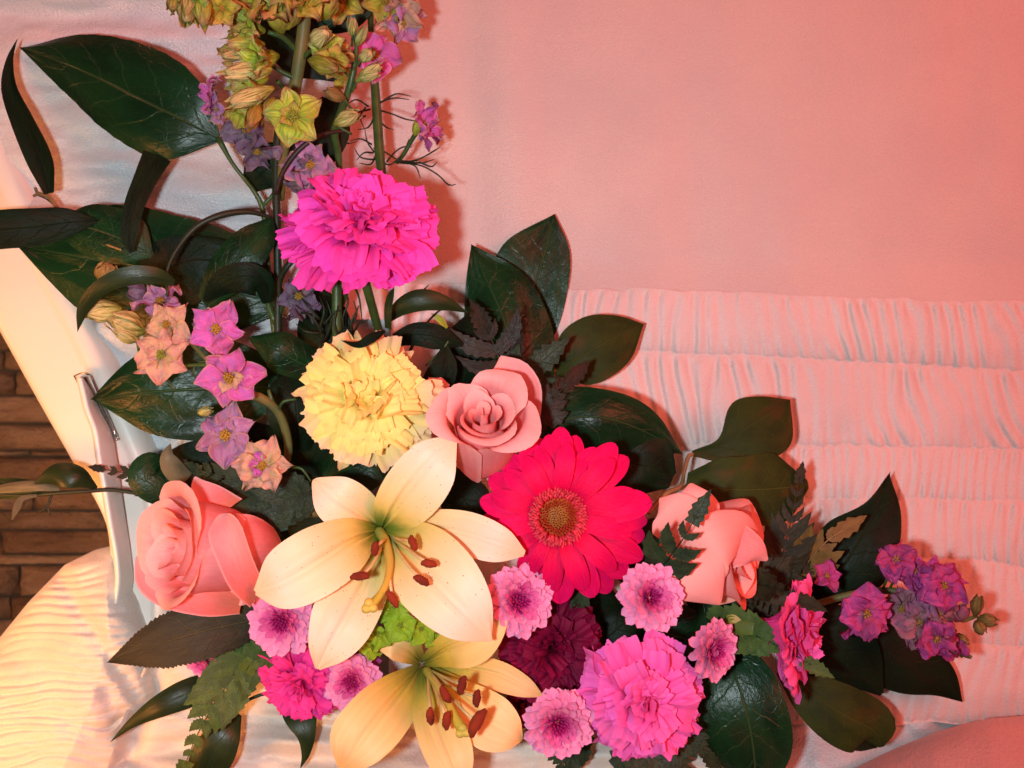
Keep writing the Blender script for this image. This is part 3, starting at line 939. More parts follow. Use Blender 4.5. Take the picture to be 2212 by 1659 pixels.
def fern(label, pts, length, mt, pairs=9, ang=52, name='fern_frond', tipw=0.36, sw=0.30, stem_m='stem_dark', teeth=6, seed=0, bare=0.12, end=None, d_sag=0.0, asym=1.0, group=None):
    """frond: rachis through pts (base->tip, image pixels and assumed depth), longest leaflet in image pixels"""
    rr = random.Random(seed + 100)
    mid = px_mid(pts)
    dm = np.mean([p[2] for p in pts])
    L0 = 1.3 * length * dm / W
    sw = sw * 1.3
    root = thing(name, label, 'fern', mid[0], group)
    put('stem', tube(mid, np.linspace(2.6, 1.0, len(mid)) * dm / W, sides=5), M[stem_m], root)
    ts = np.linspace(bare, 0.95, pairs)
    pos = catmull(mid, ts)
    T = unit(catmull(mid, np.clip(ts + 0.02, 0, 1)) - catmull(mid, np.clip(ts - 0.02, 0, 1)))
    for i, t in enumerate(ts):
        F = unit(EYE - pos[i])
        F = unit(F - F.dot(T[i]) * T[i])
        S = np.cross(T[i], F)
        prof = (0.62 + 0.38 * math.sin(math.pi * min(1, t * 1.6))) * (1 - 0.80 * max(0, (t - 0.35) / 0.65)**1.2)
        for sg in (-1, 1):
            a = D2R(ang * (1 - 0.35 * t) + rr.uniform(-6, 6))
            L = L0 * prof * rr.uniform(0.9, 1.1) * (asym if sg > 0 else 1)
            dirv = T[i] * math.cos(a) + S * sg * math.sin(a)
            bend = T[i] * 0.22
            up = F * rr.uniform(-0.10, 0.16)
            p0 = pos[i]
            pm = p0 + L * 0.5 * unit(dirv - 0.1 * T[i]) + F * 0.04 * L
            p1 = p0 + L * unit(dirv + bend + up)
            put('leaflet', blade([p0, pm, p1], [0.20 * L * sw / .3, sw * L, 0.0], n=3 * teeth, m=5, serr=(teeth, 0.34), fold=0.18, cup=-0.12, tilt=rr.uniform(-0.3, 0.3), even=True), M[mt], root)
    T1 = unit(mid[-1] - mid[-2])
    L = L0 * tipw
    put('leaflet', blade([mid[-1] - T1 * L * 0.4, mid[-1] + T1 * L * 0.3, mid[-1] + T1 * L], [0.28 * L, 0.34 * L, 0], n=3 * teeth, m=5, serr=(teeth, 0.4), fold=0.15, even=True), M[mt], root)
    return root


# ---------------------------------------------------------------- flower builders (local z looks out of the flower)


def stem_to(root, p_from, p_to, r, mt='stem', bend=0.3):
    """stem from a flower's back to a deeper point, in world metres; root may be rotated"""
    a, b = np.asarray(p_from, float), np.asarray(p_to, float)
    mid = (a + b) / 2 + np.array([0, bend * 0.02, 0])
    v, f, u = tube([a, mid, b], r, sides=7)
    R = np.array(root.rotation_euler.to_matrix())
    v = (v - np.array(root.location)) @ R
    return link('stem', make_mesh('stem', [(v, f, u)]), M[mt], root)


def rose(label, u, v, d, axis, R, H, mt='rose', n=22, seed=0, opened=1.0, roll=0.0, group='salmon roses', extra=(), stem_end=None, hw_out=72, lip=0.80, roll_lip=150, wall_out=74):
    rr = random.Random(seed)
    rot = aim(*axis, roll=roll)
    loc = P(u, v, d)
    root = thing('rose', label, 'rose', loc, group, rot)
    ga = D2R(137.5)
    az = 0.0
    for i in range(n):
        f = i / (n - 1)
        az += ga * (1.0 if i > 4 else 0.85) + rr.uniform(-0.2, 0.2)
        nn, mm = 22, 19
        hw = D2R(lerp(150, hw_out, min(1, f * 1.1)) * rr.uniform(0.92, 1.08))
        rb = R * lerp(0.04, 0.80, f**1.15)                      # radius of the wall of this petal
        Lp = H * lerp(0.90, 1.10, f) * rr.uniform(0.95, 1.05)
        base_ang = 18
        curl = D2R(lerp(6, roll_lip, max(0, (f - 0.25) / 0.75)**1.1) * opened * rr.uniform(0.8, 1.15))
        cs = lerp(0.90, lip, f)
        wall = D2R(lerp(97, wall_out, f**1.3))
        a = np.linspace(-1, 1, mm)
        t = np.linspace(0, 1, nn)
        A, Tt = np.meshgrid(a, t)
        topl = (1 - 0.24 * np.abs(a)**3.0 - 0.02 * rr.random()) + 0.04 * f * np.exp(-(a * 5)**2)
        topl = topl + 0.022 * vnoise(a * 2.0, a * 0, seed * 31 + i) + 0.006 * vnoise(a * 9.0, a * 0, seed * 37 + i)
        cw = 0.75 + 0.5 * np.clip(np.abs(a), 0, 1) * f + 0.25 * vnoise(a * 1.8, a * 0, seed * 17 + i + 50)
        rho = np.zeros((nn, mm))
        z = np.zeros((nn, mm))
        for j in range(1, nn):
            s = t[j] * topl
            ang = lerp(D2R(base_ang), wall, smooth(0.0, 0.30, s))
            ang = ang - curl * cw * smooth(cs, 1.0, s)**1.0
            dl = Lp * topl / (nn - 1)
            rho[j] = rho[j - 1] + np.cos(ang) * dl
            z[j] = z[j - 1] + np.sin(ang) * dl
        bulge = rb - 0.30 * Lp * 0.62                          # bring the wall to the wanted radius
        rho = rho + bulge * smooth(0.0, 0.35, Tt)
        rho = rho + R * (0.055 * A * (0.4 + f))                # one side tucks under its neighbour
        rho = np.maximum(rho, 0.002 * R)
        th = az + A * hw * (0.55 + 0.45 * smooth(0, 0.4, Tt))
        wob = 0.016 * R * fbm(A * 1.6 + i, Tt * 2.6, seed + i, 3) * (0.3 + f)
        rho = rho + wob
        x = rho * np.cos(th)
        y = rho * np.sin(th)
        vv = np.stack([x, y, z - 0.55 * H], -1).reshape(-1, 3)
        uv = np.stack([(A + 1) / 2, Tt], -1).reshape(-1, 2)
        link('petal', make_mesh('petal', [(vv, grid_faces(nn, mm), uv)]), M[mt], root)
    Rm = np.array(rot)
    for pts, ws, mt2, op in extra:                              # outer petals read one by one
        vv, ff, uv = pblade(pts, ws, **dict(dict(n=24, m=15), **op))
        vv = (vv - loc) @ Rm
        link('petal', make_mesh('petal', [(vv, ff, uv)]), M[mt2], root)
    back = loc - 0.55 * H * Rm[:, 2]
    if stem_end is not None:
        stem_to(root, back + 0.004 * Rm[:, 2], P(*stem_end), 0.0026, 'stem_dark')
    return root


def carnation(label, u, v, d, axis, R, mt, n=58, seed=0, spread=100, squash=1.0, mt_out=None, group='carnations', calyx=None, roll=0.0, stem_end=None, inner=-9, ruf=0.16, wide=1.0, deep=0.5):
    rr = random.Random(seed)
    rot = aim(*axis, roll=roll)
    loc = P(u, v, d)
    root = thing('carnation', label, 'carnation', loc, group, rot)
    ga = D2R(137.5)
    for k in range(n):
        f = (k + 0.5) / n
        az = k * ga + rr.uniform(-0.5, 0.5)
        pol = D2R(lerp(inner, spread, f**0.72) + rr.uniform(-15, 15) * (1.2 - f))
        Lp = R * lerp(0.90, 1.06, f) * rr.uniform(0.90, 1.08) * 1.12
        h = np.array([math.cos(az), math.sin(az), 0.0])
        zz = np.array([0, 0, 1.0])
        jit = rr.uniform(0, 6.28)
        p0 = -deep * R * zz + np.array([math.cos(jit), math.sin(jit), 0]) * R * rr.uniform(0, .30) * (1 - f)
        roll_out = lerp(0.95, 0.35, f) * min(1, 0.2 + f * 4) + rr.uniform(-0.4, 0.4)
        d0 = unit(h * math.sin(pol * 0.6) + zz * math.cos(pol * 0.6))
        d1 = unit(h * math.sin(pol) + zz * math.cos(pol))
        d2 = unit(h * math.sin(pol + roll_out) + zz * math.cos(pol + roll_out))
        p1 = p0 + d0 * Lp * 0.55 * (1 + deep * 0.5)
        p2 = p1 + d1 * Lp * 0.30
        p3 = p2 + d2 * Lp * 0.26
        for p in (p1, p2, p3):
            p[2] *= squash
        face = unit(zz * 0.9 - h * 0.5 + np.array([rr.uniform(-.3, .3), rr.uniform(-.3, .3), 0]))
        wd = R * lerp(0.24, 0.42, f**0.6) * rr.uniform(0.85, 1.15) * wide
        vv = blade([p0, p1, p2, p3], [0.05 * R, 0.22 * R, wd, wd * 1.02], n=15, m=23, face=face, ruffle=(rr.uniform(0.5, 1.1) * ruf, rr.uniform(1.2, 2.4)),
                   notch=0.15, seed=seed * 13 + k, cup=rr.uniform(-0.2, 0.3), tilt=rr.uniform(-0.7, 0.7) * (1 - f) + rr.uniform(-0.25, 0.25), bump=0.05, even=True)
        m_ = M[mt_out] if (mt_out and f > 0.68) else M[mt]
        link('petal', make_mesh('petal', [vv]), m_, root)
    if calyx:
        L = R * calyx
        zs = np.array([-deep * R + 0.10 * R, -deep * R - 0.15 * L, -deep * R - 0.55 * L, -deep * R - 0.9 * L, -deep * R - L])
        c = tube(np.stack([zs * 0, zs * 0, zs], 1), np.array([0.30, 0.26, 0.20, 0.15, 0.06]) * R, sides=12)
        cal = link('calyx', make_mesh('calyx', [c]), M['calyx'], root)
        for q in range(5):
            th = q * 2 * math.pi / 5
            hx = np.array([math.cos(th), math.sin(th), 0])
            zb = -deep * R - L * 0.92
            b = blade([hx * 0.13 * R + np.array([0, 0, zb]), hx * 0.23 * R + np.array([0, 0, zb + 0.30 * L]), hx * 0.28 * R + np.array([0, 0, zb + 0.62 * L])], [0.10 * R, 0.10 * R, 0.0], n=8, m=5, face=hx)
            link('sepal', make_mesh('sepal', [b]), M['bud'], cal)
    if stem_end is not None:
        Rm = np.array(rot)
        stem_to(root, loc - (deep + (calyx or 0.2)) * R * Rm[:, 2] * 0.98, P(*stem_end), 0.0030, 'stem', 0)
    return root


def mum(label, u, v, d, axis, R, seed=0, group='pink button chrysanthemums', roll=0.0, stem_end=None, dark=1.0):
    rr = random.Random(seed)
    rot = aim(*axis, roll=roll)
    loc = P(u, v, d)
    root = thing('chrysanthemum', label, 'chrysanthemum', loc, group, rot)
    rows = [(18, 40, 0.62, 'mum_mid', 0.080), (22, 54, 0.74, 'mum_mid', 0.095), (22, 64, 0.82, 'mum_out', 0.125), (24, 78, 0.96, 'mum_out', 0.150), (26, 92, 1.04, 'mum_out', 0.155), (22, 108, 1.00, 'mum_out', 0.150)]
    openness = rr.uniform(0.93, 1.06)
    skew = rr.uniform(-5, 6)
    for q, (cnt, pol, L, mt, w) in enumerate(rows):
        pol = pol + skew
        me = []
        for var in range(2):
            Lr = L * R * openness
            p = D2R(pol)
            st = np.array([0.05 * R, 0, 0.10 * R])
            d0 = np.array([math.sin(p * 0.8), 0, math.cos(p * 0.8)])
            d1 = np.array([math.sin(p - 0.25 + 0.2 * var), 0, math.cos(p - 0.25 + 0.2 * var)])
            p1 = st + d0 * Lr * 0.6
            p2 = p1 + d1 * Lr * 0.4
            p2b = p2 + unit(d1 + np.array([0.0, 0, 0.45])) * Lr * 0.05
            b = blade([st, p1, p2, p2b], [0.4 * w * R, w * R * 1.0, w * R * 1.25, 1.1 * w * R], n=12, m=7, face=np.array([-0.3, 0, 1.0]), cup=0.30, roundtip=0.28, even=True)
            me.append(make_mesh('petal', [b]))
            me[-1].materials.append(M[mt])
        for k in range(cnt):
            o = link('petal', me[k % 2], None, root)
            o.rotation_euler = (rr.uniform(-.10, .10), rr.uniform(-.12, .12), 2 * math.pi * (k + 0.5 * (q % 2)) / cnt + rr.uniform(-.07, .07))
            s = rr.uniform(0.9, 1.08)
            o.scale = (s, s, s)
    parts = []
    for k in range(60):
        f = math.sqrt((k + 0.5) / 60)
        az = k * D2R(137.5)
        rad = f * 0.42 * R
        c = np.array([rad * math.cos(az), rad * math.sin(az), 0.16 * R + 0.34 * R * math.sqrt(max(0, 1 - f * f * 0.75))])
        ax = unit(np.array([math.cos(az) * f * 0.8, math.sin(az) * f * 0.8, 1.0]))
        parts.append(ellip(c, frame(ax), np.array([0.036, 0.036, 0.11]) * R * (0.8 + 0.5 * f), 6, 5))
    o = link('flower_centre', make_mesh('flower_centre', parts), M['mum_in'], root)
    o['kind'] = 'stuff'
    if stem_end is not None:
        stem_to(root, loc - 0.15 * R * np.array(rot)[:, 2], P(*stem_end), 0.0016, 'stem_dark')
    return root


def floret(root, c, axis, R, mt, seed=0, petals=5, eye='lk_eye', roll=0.0, wilt=0.25, name='floret', inner=None, cup=0.35, wide=1.0, narrow=None, lens=None, eyes=16):
    """open larkspur or stock floret: centre part carrying its petals"""
    rr = random.Random(seed * 7 + 1)
    rot = np.array(aim(*axis, roll=roll))
    c = np.asarray(c)
    o0 = origin(root)
    loc = lambda q: (np.asarray(q) @ rot.T) + c - o0
    pr = []
    for k in range(eyes):
        f = math.sqrt((k + .5) / eyes)
        az = k * 2.4
        q = np.array([math.cos(az) * f * .17, math.sin(az) * f * .17, 0.16 + 0.10 * (1 - f)]) * R
        e, f_, uu = ellip((0, 0, 0), np.eye(3), np.array([.05, .05, .035]) * R * rr.uniform(.8, 1.2), 6, 5)
        pr.append((loc(e + q), f_, uu))
    tb = tube([np.array([0, 0, -0.12 * R]), np.array([0, 0, 0.14 * R])], [0.05 * R, 0.10 * R], sides=6)
    pr.append((loc(tb[0]), tb[1], tb[2]))
    eye_o = link(name, make_mesh(name, pr), M[eye], root)
    a0 = rr.uniform(0, 6.28)
    for k in range(petals + (3 if inner else 0)):
        small = k >= petals
        az = a0 + (k * 2 * math.pi / petals if not small else 0.9 + (k - petals) * 1.1) + rr.uniform(-.18, .18)
        L = R * rr.uniform(.88, 1.08) * (0.5 if small else 1.0)
        if lens and not small:
            L = R * lens[k % len(lens)]
        w = L * rr.uniform(.36, .48) * wide
        el = cup + rr.uniform(-.18, .18) * (1 + wilt) + (0.5 if small else 0)
        h = np.array([math.cos(az), math.sin(az), 0])
        zz = np.array([0, 0, 1.0])
        p0 = h * 0.05 * R
        p1 = p0 + L * .5 * unit(h + zz * el)
        p2 = p1 + L * .55 * unit(h + zz * (el - 0.55 + rr.uniform(-.5, .4) * wilt * 2))
        b = blade([p0, lerp(p0, p1, .5), p1, p2], [.10 * w, .6 * w, w, .12 * w], n=16, m=11, face=zz - .4 * h, bump=0.10 + wilt * 0.5, seed=seed * 11 + k, ruffle=(0.10 + 0.25 * wilt, rr.uniform(2.0, 3.4)),
                  wave=(0.10 + wilt * .35, rr.uniform(.8, 1.6), rr.uniform(0, 6)), cup=rr.uniform(-.1, .3), tilt=rr.uniform(-.3, .3) * (1 + wilt), notch=0.0)
        link('petal', make_mesh('petal', [(loc(b[0]), b[1], b[2])]), M[inner if small else mt], eye_o)
    return eye_o


def bud(root, p0, p1, r, mt='bud', seed=0, name='bud', ribs=5):
    """closed bud: overlapping scales round a body, base p0 to tip p1 (world)"""
    o0 = origin(root)
    p0, p1 = np.asarray(p0), np.asarray(p1)
    ax = unit(p1 - p0)
    L = np.linalg.norm(p1 - p0)
    fr = frame(ax)
    body = tube([p0, p0 + ax * L * .25, p0 + ax * L * .6, p0 + ax * L * .9, p1], [r * .28, r * .62, r * .80, r * .52, r * .2], sides=10)
    pr = [body]
    for k in range(ribs):
        th = k * 2 * math.pi / ribs + seed
        h = fr[0] * math.cos(th) + fr[1] * math.sin(th)
        pr.append(blade([p0 + h * r * .2, p0 + ax * L * .3 + h * r * .72, p0 + ax * L * .65 + h * r * .9, p1 + ax * L * .08 * (k % 3) + h * r * .55], [r * .2, r * .58, r * .56, r * .06], n=12, m=7, face=h, cup=-.22, bump=.22, seed=seed + k))
    o = link(name, make_mesh(name, [(v - o0, f, u) for v, f, u in pr]), M[mt], root)
    return o


def lily(label, root_px, petals, stamens, pistil, mt, name='lily', group='cream lilies', anther_len=34, anther_w=8.5):
    root = thing(name, label, 'lily', P(*root_px), group)
    for pts, ws, op in petals:
        put('petal', pblade(pts, ws, **dict(dict(n=40, m=23, bump=.035, roundtip=.0, groove=.16), **op)), M[mt], root)
    for fil, ang, dep, sc in stamens:
        put('filament', ptube(fil, [3.6] * (len(fil) - 1) + [2.4], sides=6), M['filament'], root)
        u, v, d = fil[-1]
        a = D2R(ang)
        dx, dz = math.cos(a), math.sin(a)
        ax = unit(np.array([dx, -0.25 * dep, dz]))
        c = P(u, v, d) + np.array([0, -0.002, 0])
        k = d / W
        nrm = unit(np.cross(ax, [0, -1, 0]))
        Lh = anther_len * .5 * k * sc
        pr = [tube([c - ax * Lh + nrm * .16 * Lh, c - ax * Lh * .5, c, c + ax * Lh * .5, c + ax * Lh + nrm * .16 * Lh], np.array([.35, .92, 1.05, .95, .35]) * anther_w * k * (0.5 + 0.5 * sc), sides=9, n=16)]
        v0, f0, u0 = pr[0]
        v0 += (RNG.random(v0.shape) - .5) * 2.0 * k
        put('anther', pr, M['anther'], root)
    pts, rads, knob = pistil
    pi = put('pistil', ptube(pts, rads, sides=9), M['pistil'], root)
    u, v, d, r = knob
    k = d / W
    put('stigma', [ellip(P(u + r * .55 * math.cos(q), v + r * .55 * math.sin(q), d), np.eye(3), np.array([r * .75, r * .6, r * .7]) * k, 9, 7) for q in (0.4, 2.5, 4.6)], M['pistil'], pi)
    return root

# ---------------------------------------------------------------- foliage, left and top
leaf_thing('large glossy dark leaf in the upper left, its tip almost touching a thin black leaf',
           [([(472, 300, .655), (400, 262, .648), (300, 212, .650), (170, 150, .668), (44, 104, .69)], [10, 86, 113, 82, 0], 'salal', dict(wl=[10, 92, 104, 64, 0], cup=-.16, fold=.10, n=40, m=21, bump=.05, seed=3, serr=(46, .025)))],
           [([(472, 298, .655), (482, 318, .656), (500, 350, .657), (524, 382, .66), (548, 412, .665), (566, 446, .668), (576, 520, .67), (585, 650, .672), (597, 760, .675)], [8, 6, 4.5, 4.5, 5, 6, 5, 6, 6]),
            ([(566, 446, .668), (590, 420, .668), (612, 372, .67), (640, 300, .67)], [5, 4, 4, 3])], cat='leaf sprig', stem_m='stem')
leaf_thing('thin near-black upright leaf at the left edge with a hooked tip',
           [([(108, 418, .655), (92, 350, .655), (52, 262, .655), (22, 190, .657), (22, 130, .658), (38, 82, .66)], [12, 30, 27, 18, 8, 0], 'salal_black', dict(cup=.3, tilt=.5))], stem_m='stem_tan')
leaf_thing('tan twig stub with two broken ends beside the black upright leaf', [([(78, 420, .674), (100, 430, .674), (112, 440, .674)], [1.5, 1.5, 1], 'salal_black', {})],
           [([(76, 405, .672), (82, 418, .672), (104, 424, .672), (130, 458, .668), (160, 492, .66), (210, 520, .655), (262, 540, .65)], [3.5, 4, 5, 5, 4.5, 3.5, 2]), ([(82, 418, .672), (72, 424, .672)], [3, 3])], cat='twig', stem_m='stem_tan')
leaf_thing('narrow dark leaf hanging below the large upper left leaf, seen edge on',
           [([(340, 335, .650), (312, 390, .640), (288, 450, .634), (278, 510, .632), (283, 546, .632)], [30, 24, 21, 18, 4], 'salal_black', dict(cup=-.08, tilt=-.2))])
leaf_thing('dark leaf running out of the frame on the left, above the casket edge',
           [([(215, 476, .648), (150, 480, .640), (80, 490, .636), (0, 496, .632), (-90, 505, .63)], [0, 30, 40, 42, 40], 'salal_black', dict(cup=-.25, fold=.1))])
leaf_thing('broad dark leaf pair spread over the casket edge at mid left, veins showing',
           [([(604, 655, .684), (500, 622, .676), (360, 590, .668), (200, 560, .672), (42, 532, .682)], [30, 110, 128, 120, 0], 'salal', dict(wl=[30, 112, 124, 122, 0], cup=-.12, n=40, m=21, bump=.07, seed=8, serr=(40, .02))),
            ([(330, 552, .655), (280, 525, .652), (220, 500, .652), (160, 482, .656), (128, 466, .662)], [4, 58, 60, 40, 0], 'salal', dict(wl=[4, 50, 62, 46, 0], cup=-.15, bump=.05)),
            ([(320, 600, .668), (370, 575, .662), (430, 560, .66), (500, 580, .664), (550, 640, .67)], [40, 92, 85, 60, 0], 'salal_black', dict(wl=[50, 60, 50, 46, 0], bump=.06))], cat='leaf sprig')
leaf_thing('dark pointed leaf beside the green stems, left of the hot pink carnation',
           [([(440, 655, .645), (482, 596, .635), (530, 540, .634), (566, 500, .64), (588, 466, .648)], [20, 44, 46, 34, 0], 'salal', dict(cup=-.2, tilt=.25))])
leaf_thing('small arched dark leaf curling over beneath the pointed leaf',
           [([(578, 655, .64), (566, 610, .628), (530, 596, .622), (480, 612, .626), (442, 650, .634)], [10, 26, 30, 28, 6], 'salal_black', dict(cup=-.12))])
leaf_thing('crescent of dark leaf arching over the pale larkspur blossoms',
           [([(376, 612, .612), (340, 597, .602), (280, 596, .596), (220, 620, .596), (182, 664, .602), (167, 718, .61)], [8, 18, 21, 18, 14, 0], 'ruscus', dict(cup=-.10, fold=-.08, tilt=.1))])
thing_mesh('tendril', 'thin dark tendril looping across the broad leaf pair', 'vine', P(470, 470, .63),
           ptube([(362, 640, .612), (360, 590, .615), (378, 545, .618), (424, 490, .622), (480, 464, .626), (540, 458, .634), (585, 470, .642)], [3, 3.5, 4.5, 6, 7.5, 6, 4]), M['stem_dark'])
leaf_thing('big dark leaf with a sharp tip touching the chrome slot on the casket edge',
           [([(600, 838, .676), (500, 838, .666), (400, 842, .658), (290, 850, .655), (198, 864, .66)], [60, 104, 112, 76, 0], 'salal', dict(wl=[40, 100, 110, 78, 0], cup=-.1, n=40, m=21, bump=.06, seed=5))])
leaf_thing('dark leaf with a bright glossy streak between the larkspur and the yellow carnation',
           [([(700, 806, .655), (640, 780, .640), (590, 752, .634), (540, 730, .645)], [40, 46, 44, 6], 'salal', dict(wl=[20, 40, 40, 6], cup=-.45))])
for k, (lab, pts, r, mt) in enumerate([
        ('thick dark green stem rising behind the hot pink carnation', [(600, 760, .668), (600, 600, .664), (598, 480, .66), (596, 360, .66), (604, 250, .66)], 9, 'stem_dark'),
        ('dark green cut stem standing straight up against the pink lid panel', [(735, 660, .672), (770, 560, .672), (826, 420, .676), (820, 340, .68), (810, 190, .684), (802, 90, .688), (798, -60, .69)], [9, 9, 9, 11, 10, 7, 7], 'stem'),
        ('upright green stem under the hot pink carnation, left of its calyx', [(728, 745, .655), (727, 640, .652), (730, 560, .652), (745, 480, .656)], 11, 'stem'),
        ('pale green side stem leaning left of the thick dark stem', [(596, 700, .667), (580, 660, .667), (566, 610, .668), (562, 520, .67)], 7, 'stem')]):
    thing_mesh('flower_stem', lab, 'stem', px_mid(pts)[0], ptube(pts, r), M[mt], None)
thing_mesh('tendril', 'wine coloured tendril curving down beside the hot pink carnation', 'vine', P(640, 340, .64),
           ptube([(596, 420, .646), (612, 370, .64), (650, 320, .636), (700, 290, .638), (752, 282, .645)], [4, 5.5, 6, 5, 3]), M['stem_wine'])
thing_mesh('tendril', 'short curved stem beneath the left side of the hot pink carnation', 'vine', P(625, 590, .65),
           ptube([(606, 660, .655), (604, 610, .65), (625, 570, .645), (668, 540, .65)], [4, 6, 7, 5]), M['stem_dark'])

# salal leaves at the seam of the lid
leaf_thing('tallest upright leaf against the lid panel, thin and finely veined, behind a broader one',
           [([(1110, 770, .742), (1135, 690, .741), (1160, 600, .740), (1182, 530, .741), (1198, 462, .742)], [50, 72, 70, 50, 0], 'salal', dict(wl=[40, 90, 100, 76, 0], cup=.06, n=40, m=21, bump=.03))])
leaf_thing('broad upright leaf folded along its midrib in front of the tallest leaf',
           [([(1135, 850, .690), (1110, 760, .700), (1085, 680, .708), (1052, 605, .716), (1019, 530, .722)], [60, 92, 92, 70, 0], 'salal', dict(wl=[60, 105, 95, 55, 0], fold=-.22, n=40, m=21, bump=.06, seed=14))])
leaf_thing('single oval olive leaf on a tan stalk, lying on the shirred cloth',
           [([(1196, 802, .712), (1240, 778, .706), (1300, 744, .706), (1350, 718, .712), (1391, 700, .72)], [10, 62, 70, 50, 0], 'salal_olive', dict(wl=[10, 62, 70, 42, 0], cup=-.1, n=36, m=17))],
           [([(1198, 800, .712), (1180, 812, .705), (1150, 835, .695), (1120, 850, .68)], [5, 5, 5, 4])], stem_m='stem_tan')
leaf_thing('slender dark leaf reaching right from the calyx of the hot pink carnation',
           [([(838, 690, .640), (870, 662, .632), (910, 648, .63), (960, 655, .634), (1012, 676, .645)], [8, 20, 24, 17, 0], 'ruscus', dict(cup=-.3))],
           [([(1012, 676, .645), (960, 665, .64), (905, 720, .66), (885, 760, .67)], [2, 2, 3, 4])], stem_m='stem_wine')
leaf_thing('dark leaf between the yellow carnation and the broad upright leaf',
           [([(850, 735, .655), (900, 722, .65), (950, 730, .652), (1000, 745, .66)], [14, 26, 26, 4], 'salal_black', dict(cup=-.2)),
            ([(962, 745, .655), (960, 790, .652), (940, 840, .655), (930, 880, .66)], [6, 30, 34, 20], 'salal_black', dict(tilt=.3))],
           [([(964, 700, .66), (966, 740, .655), (920, 790, .66)], [3, 3, 2])], cat='leaf sprig')
leaf_thing('tiny green and red sprout beside the slender dark leaf', [([(966, 708, .652), (950, 690, .65), (930, 676, .652)], [3, 8, 0], 'lk_green', {})])
leaf_thing('small curled grey-green leaf standing at the calyx of the hot pink carnation', [([(838, 710, .618), (838, 670, .612), (843, 640, .612), (852, 618, .616)], [8, 10, 9, 0], 'ruscus', dict(tilt=.6))])
leaf_thing('small curled dark leaf resting on top of the yellow carnation', [([(832, 714, .590), (806, 728, .584), (775, 744, .584), (735, 735, .59)], [3, 12, 9, 0], 'salal_black', dict(tilt=-.5))])
leaf_thing('large glossy dark leaf with a highlight, right of the front rose and above the gerbera',
           [([(1120, 960, .676), (1200, 912, .662), (1290, 900, .655), (1390, 930, .664), (1477, 982, .682)], [30, 70, 90, 78, 0], 'salal', dict(wl=[20, 66, 62, 52, 0], cup=-.34, fold=-.05, n=40, m=21, bump=.06, seed=21)),
            ([(1240, 1010, .672), (1320, 1000, .668), (1400, 1010, .668), (1452, 1040, .674)], [40, 76, 80, 20], 'salal_black', dict(bump=.06, cup=-.15))], cat='leaf sprig')
leaf_thing('two olive leaves on one tan stalk, joined like a heart, right of the gerbera',
           [([(1496, 980, .690), (1560, 960, .684), (1620, 920, .684), (1670, 888, .69), (1707, 863, .70)], [6, 44, 82, 76, 0], 'salal_olive', dict(wl=[6, 16, 62, 40, 0], cup=-.1, n=40, m=19, seed=2)),
            ([(1482, 1046, .672), (1540, 1054, .664), (1610, 1058, .662), (1690, 1054, .668), (1746, 1046, .68)], [14, 46, 72, 74, 10], 'salal_olive', dict(wl=[26, 62, 72, 74, 10], cup=-.12, n=40, m=19, seed=4))],
           [([(1498, 980, .69), (1488, 985, .69), (1478, 1020, .684), (1470, 1050, .676), (1440, 1066, .67), (1400, 1110, .66)], [4, 5, 4, 5, 6, 4])], cat='leaf sprig', stem_m='stem_tan')
leaf_thing('pointed black-green leaf with a raised tip, above the violet stock',
           [([(1770, 1300, .690), (1815, 1235, .684), (1858, 1165, .684), (1896, 1095, .69), (1923, 1021, .70)], [20, 80, 84, 52, 0], 'salal_black', dict(wl=[40, 72, 76, 26, 0], cup=-.2, n=40, m=17, seed=6, wave=(.12, 1.2, 1.0)))])
leaf_thing('dark leaf ending in a sharp drooping point below the violet stock',
           [([(1800, 1330, .690), (1880, 1385, .684), (1960, 1430, .684), (2030, 1470, .69), (2080, 1517, .70)], [40, 74, 72, 42, 0], 'salal_black', dict(wl=[40, 70, 66, 44, 0], cup=-.12, n=40, m=17, seed=7))])
leaf_thing('brownish black leaf behind the side-facing pink carnation',
           [([(1700, 1330, .676), (1770, 1370, .668), (1840, 1420, .666), (1905, 1500, .674)], [50, 84, 80, 6], 'salal_black', dict(wl=[40, 76, 70, 6], cup=-.1, seed=9))])
leaf_thing('olive green leaf with a rolled tip at the lower right edge of the bouquet',
           [([(1690, 1440, .674), (1760, 1500, .664), (1830, 1548, .66), (1890, 1580, .664), (1905, 1614, .668)], [20, 56, 70, 56, 6], 'salal_olive', dict(wl=[10, 46, 64, 56, 6], cup=-.15, seed=10)),
            ([(1800, 1560, .672), (1850, 1595, .668), (1895, 1612, .672)], [16, 26, 4], 'salal_black', {})], cat='leaf sprig')
leaf_thing('large dark oval leaf cut by the bottom of the frame, below the small pink chrysanthemums',
           [([(1555, 1390, .650), (1592, 1470, .636), (1618, 1560, .63), (1630, 1640, .634), (1632, 1730, .645)], [50, 92, 106, 88, 10], 'salal', dict(wl=[40, 76, 88, 76, 10], cup=-.12, n=40, m=19, seed=12))])
leaf_thing('brown-green serrated rose leaf under the left rose',
           [([(600, 1330, .628), (520, 1345, .615), (430, 1366, .604), (330, 1396, .600), (229, 1432, .604)], [20, 62, 72, 52, 0], 'rose_leaf', dict(wl=[20, 50, 64, 52, 0], n=150, m=13, serr=(38, .10), cup=-.1, bump=.05, seed=31))], name='rose_leaf')
leaf_thing('lance shaped leaf with a long tapering tip over the pillow edge',
           [([(460, 1478, .636), (400, 1500, .626), (340, 1528, .622), (285, 1562, .626), (237, 1604, .632)], [28, 31, 24, 11, 0], 'ruscus', dict(cup=-.25))], name='lance_leaf')
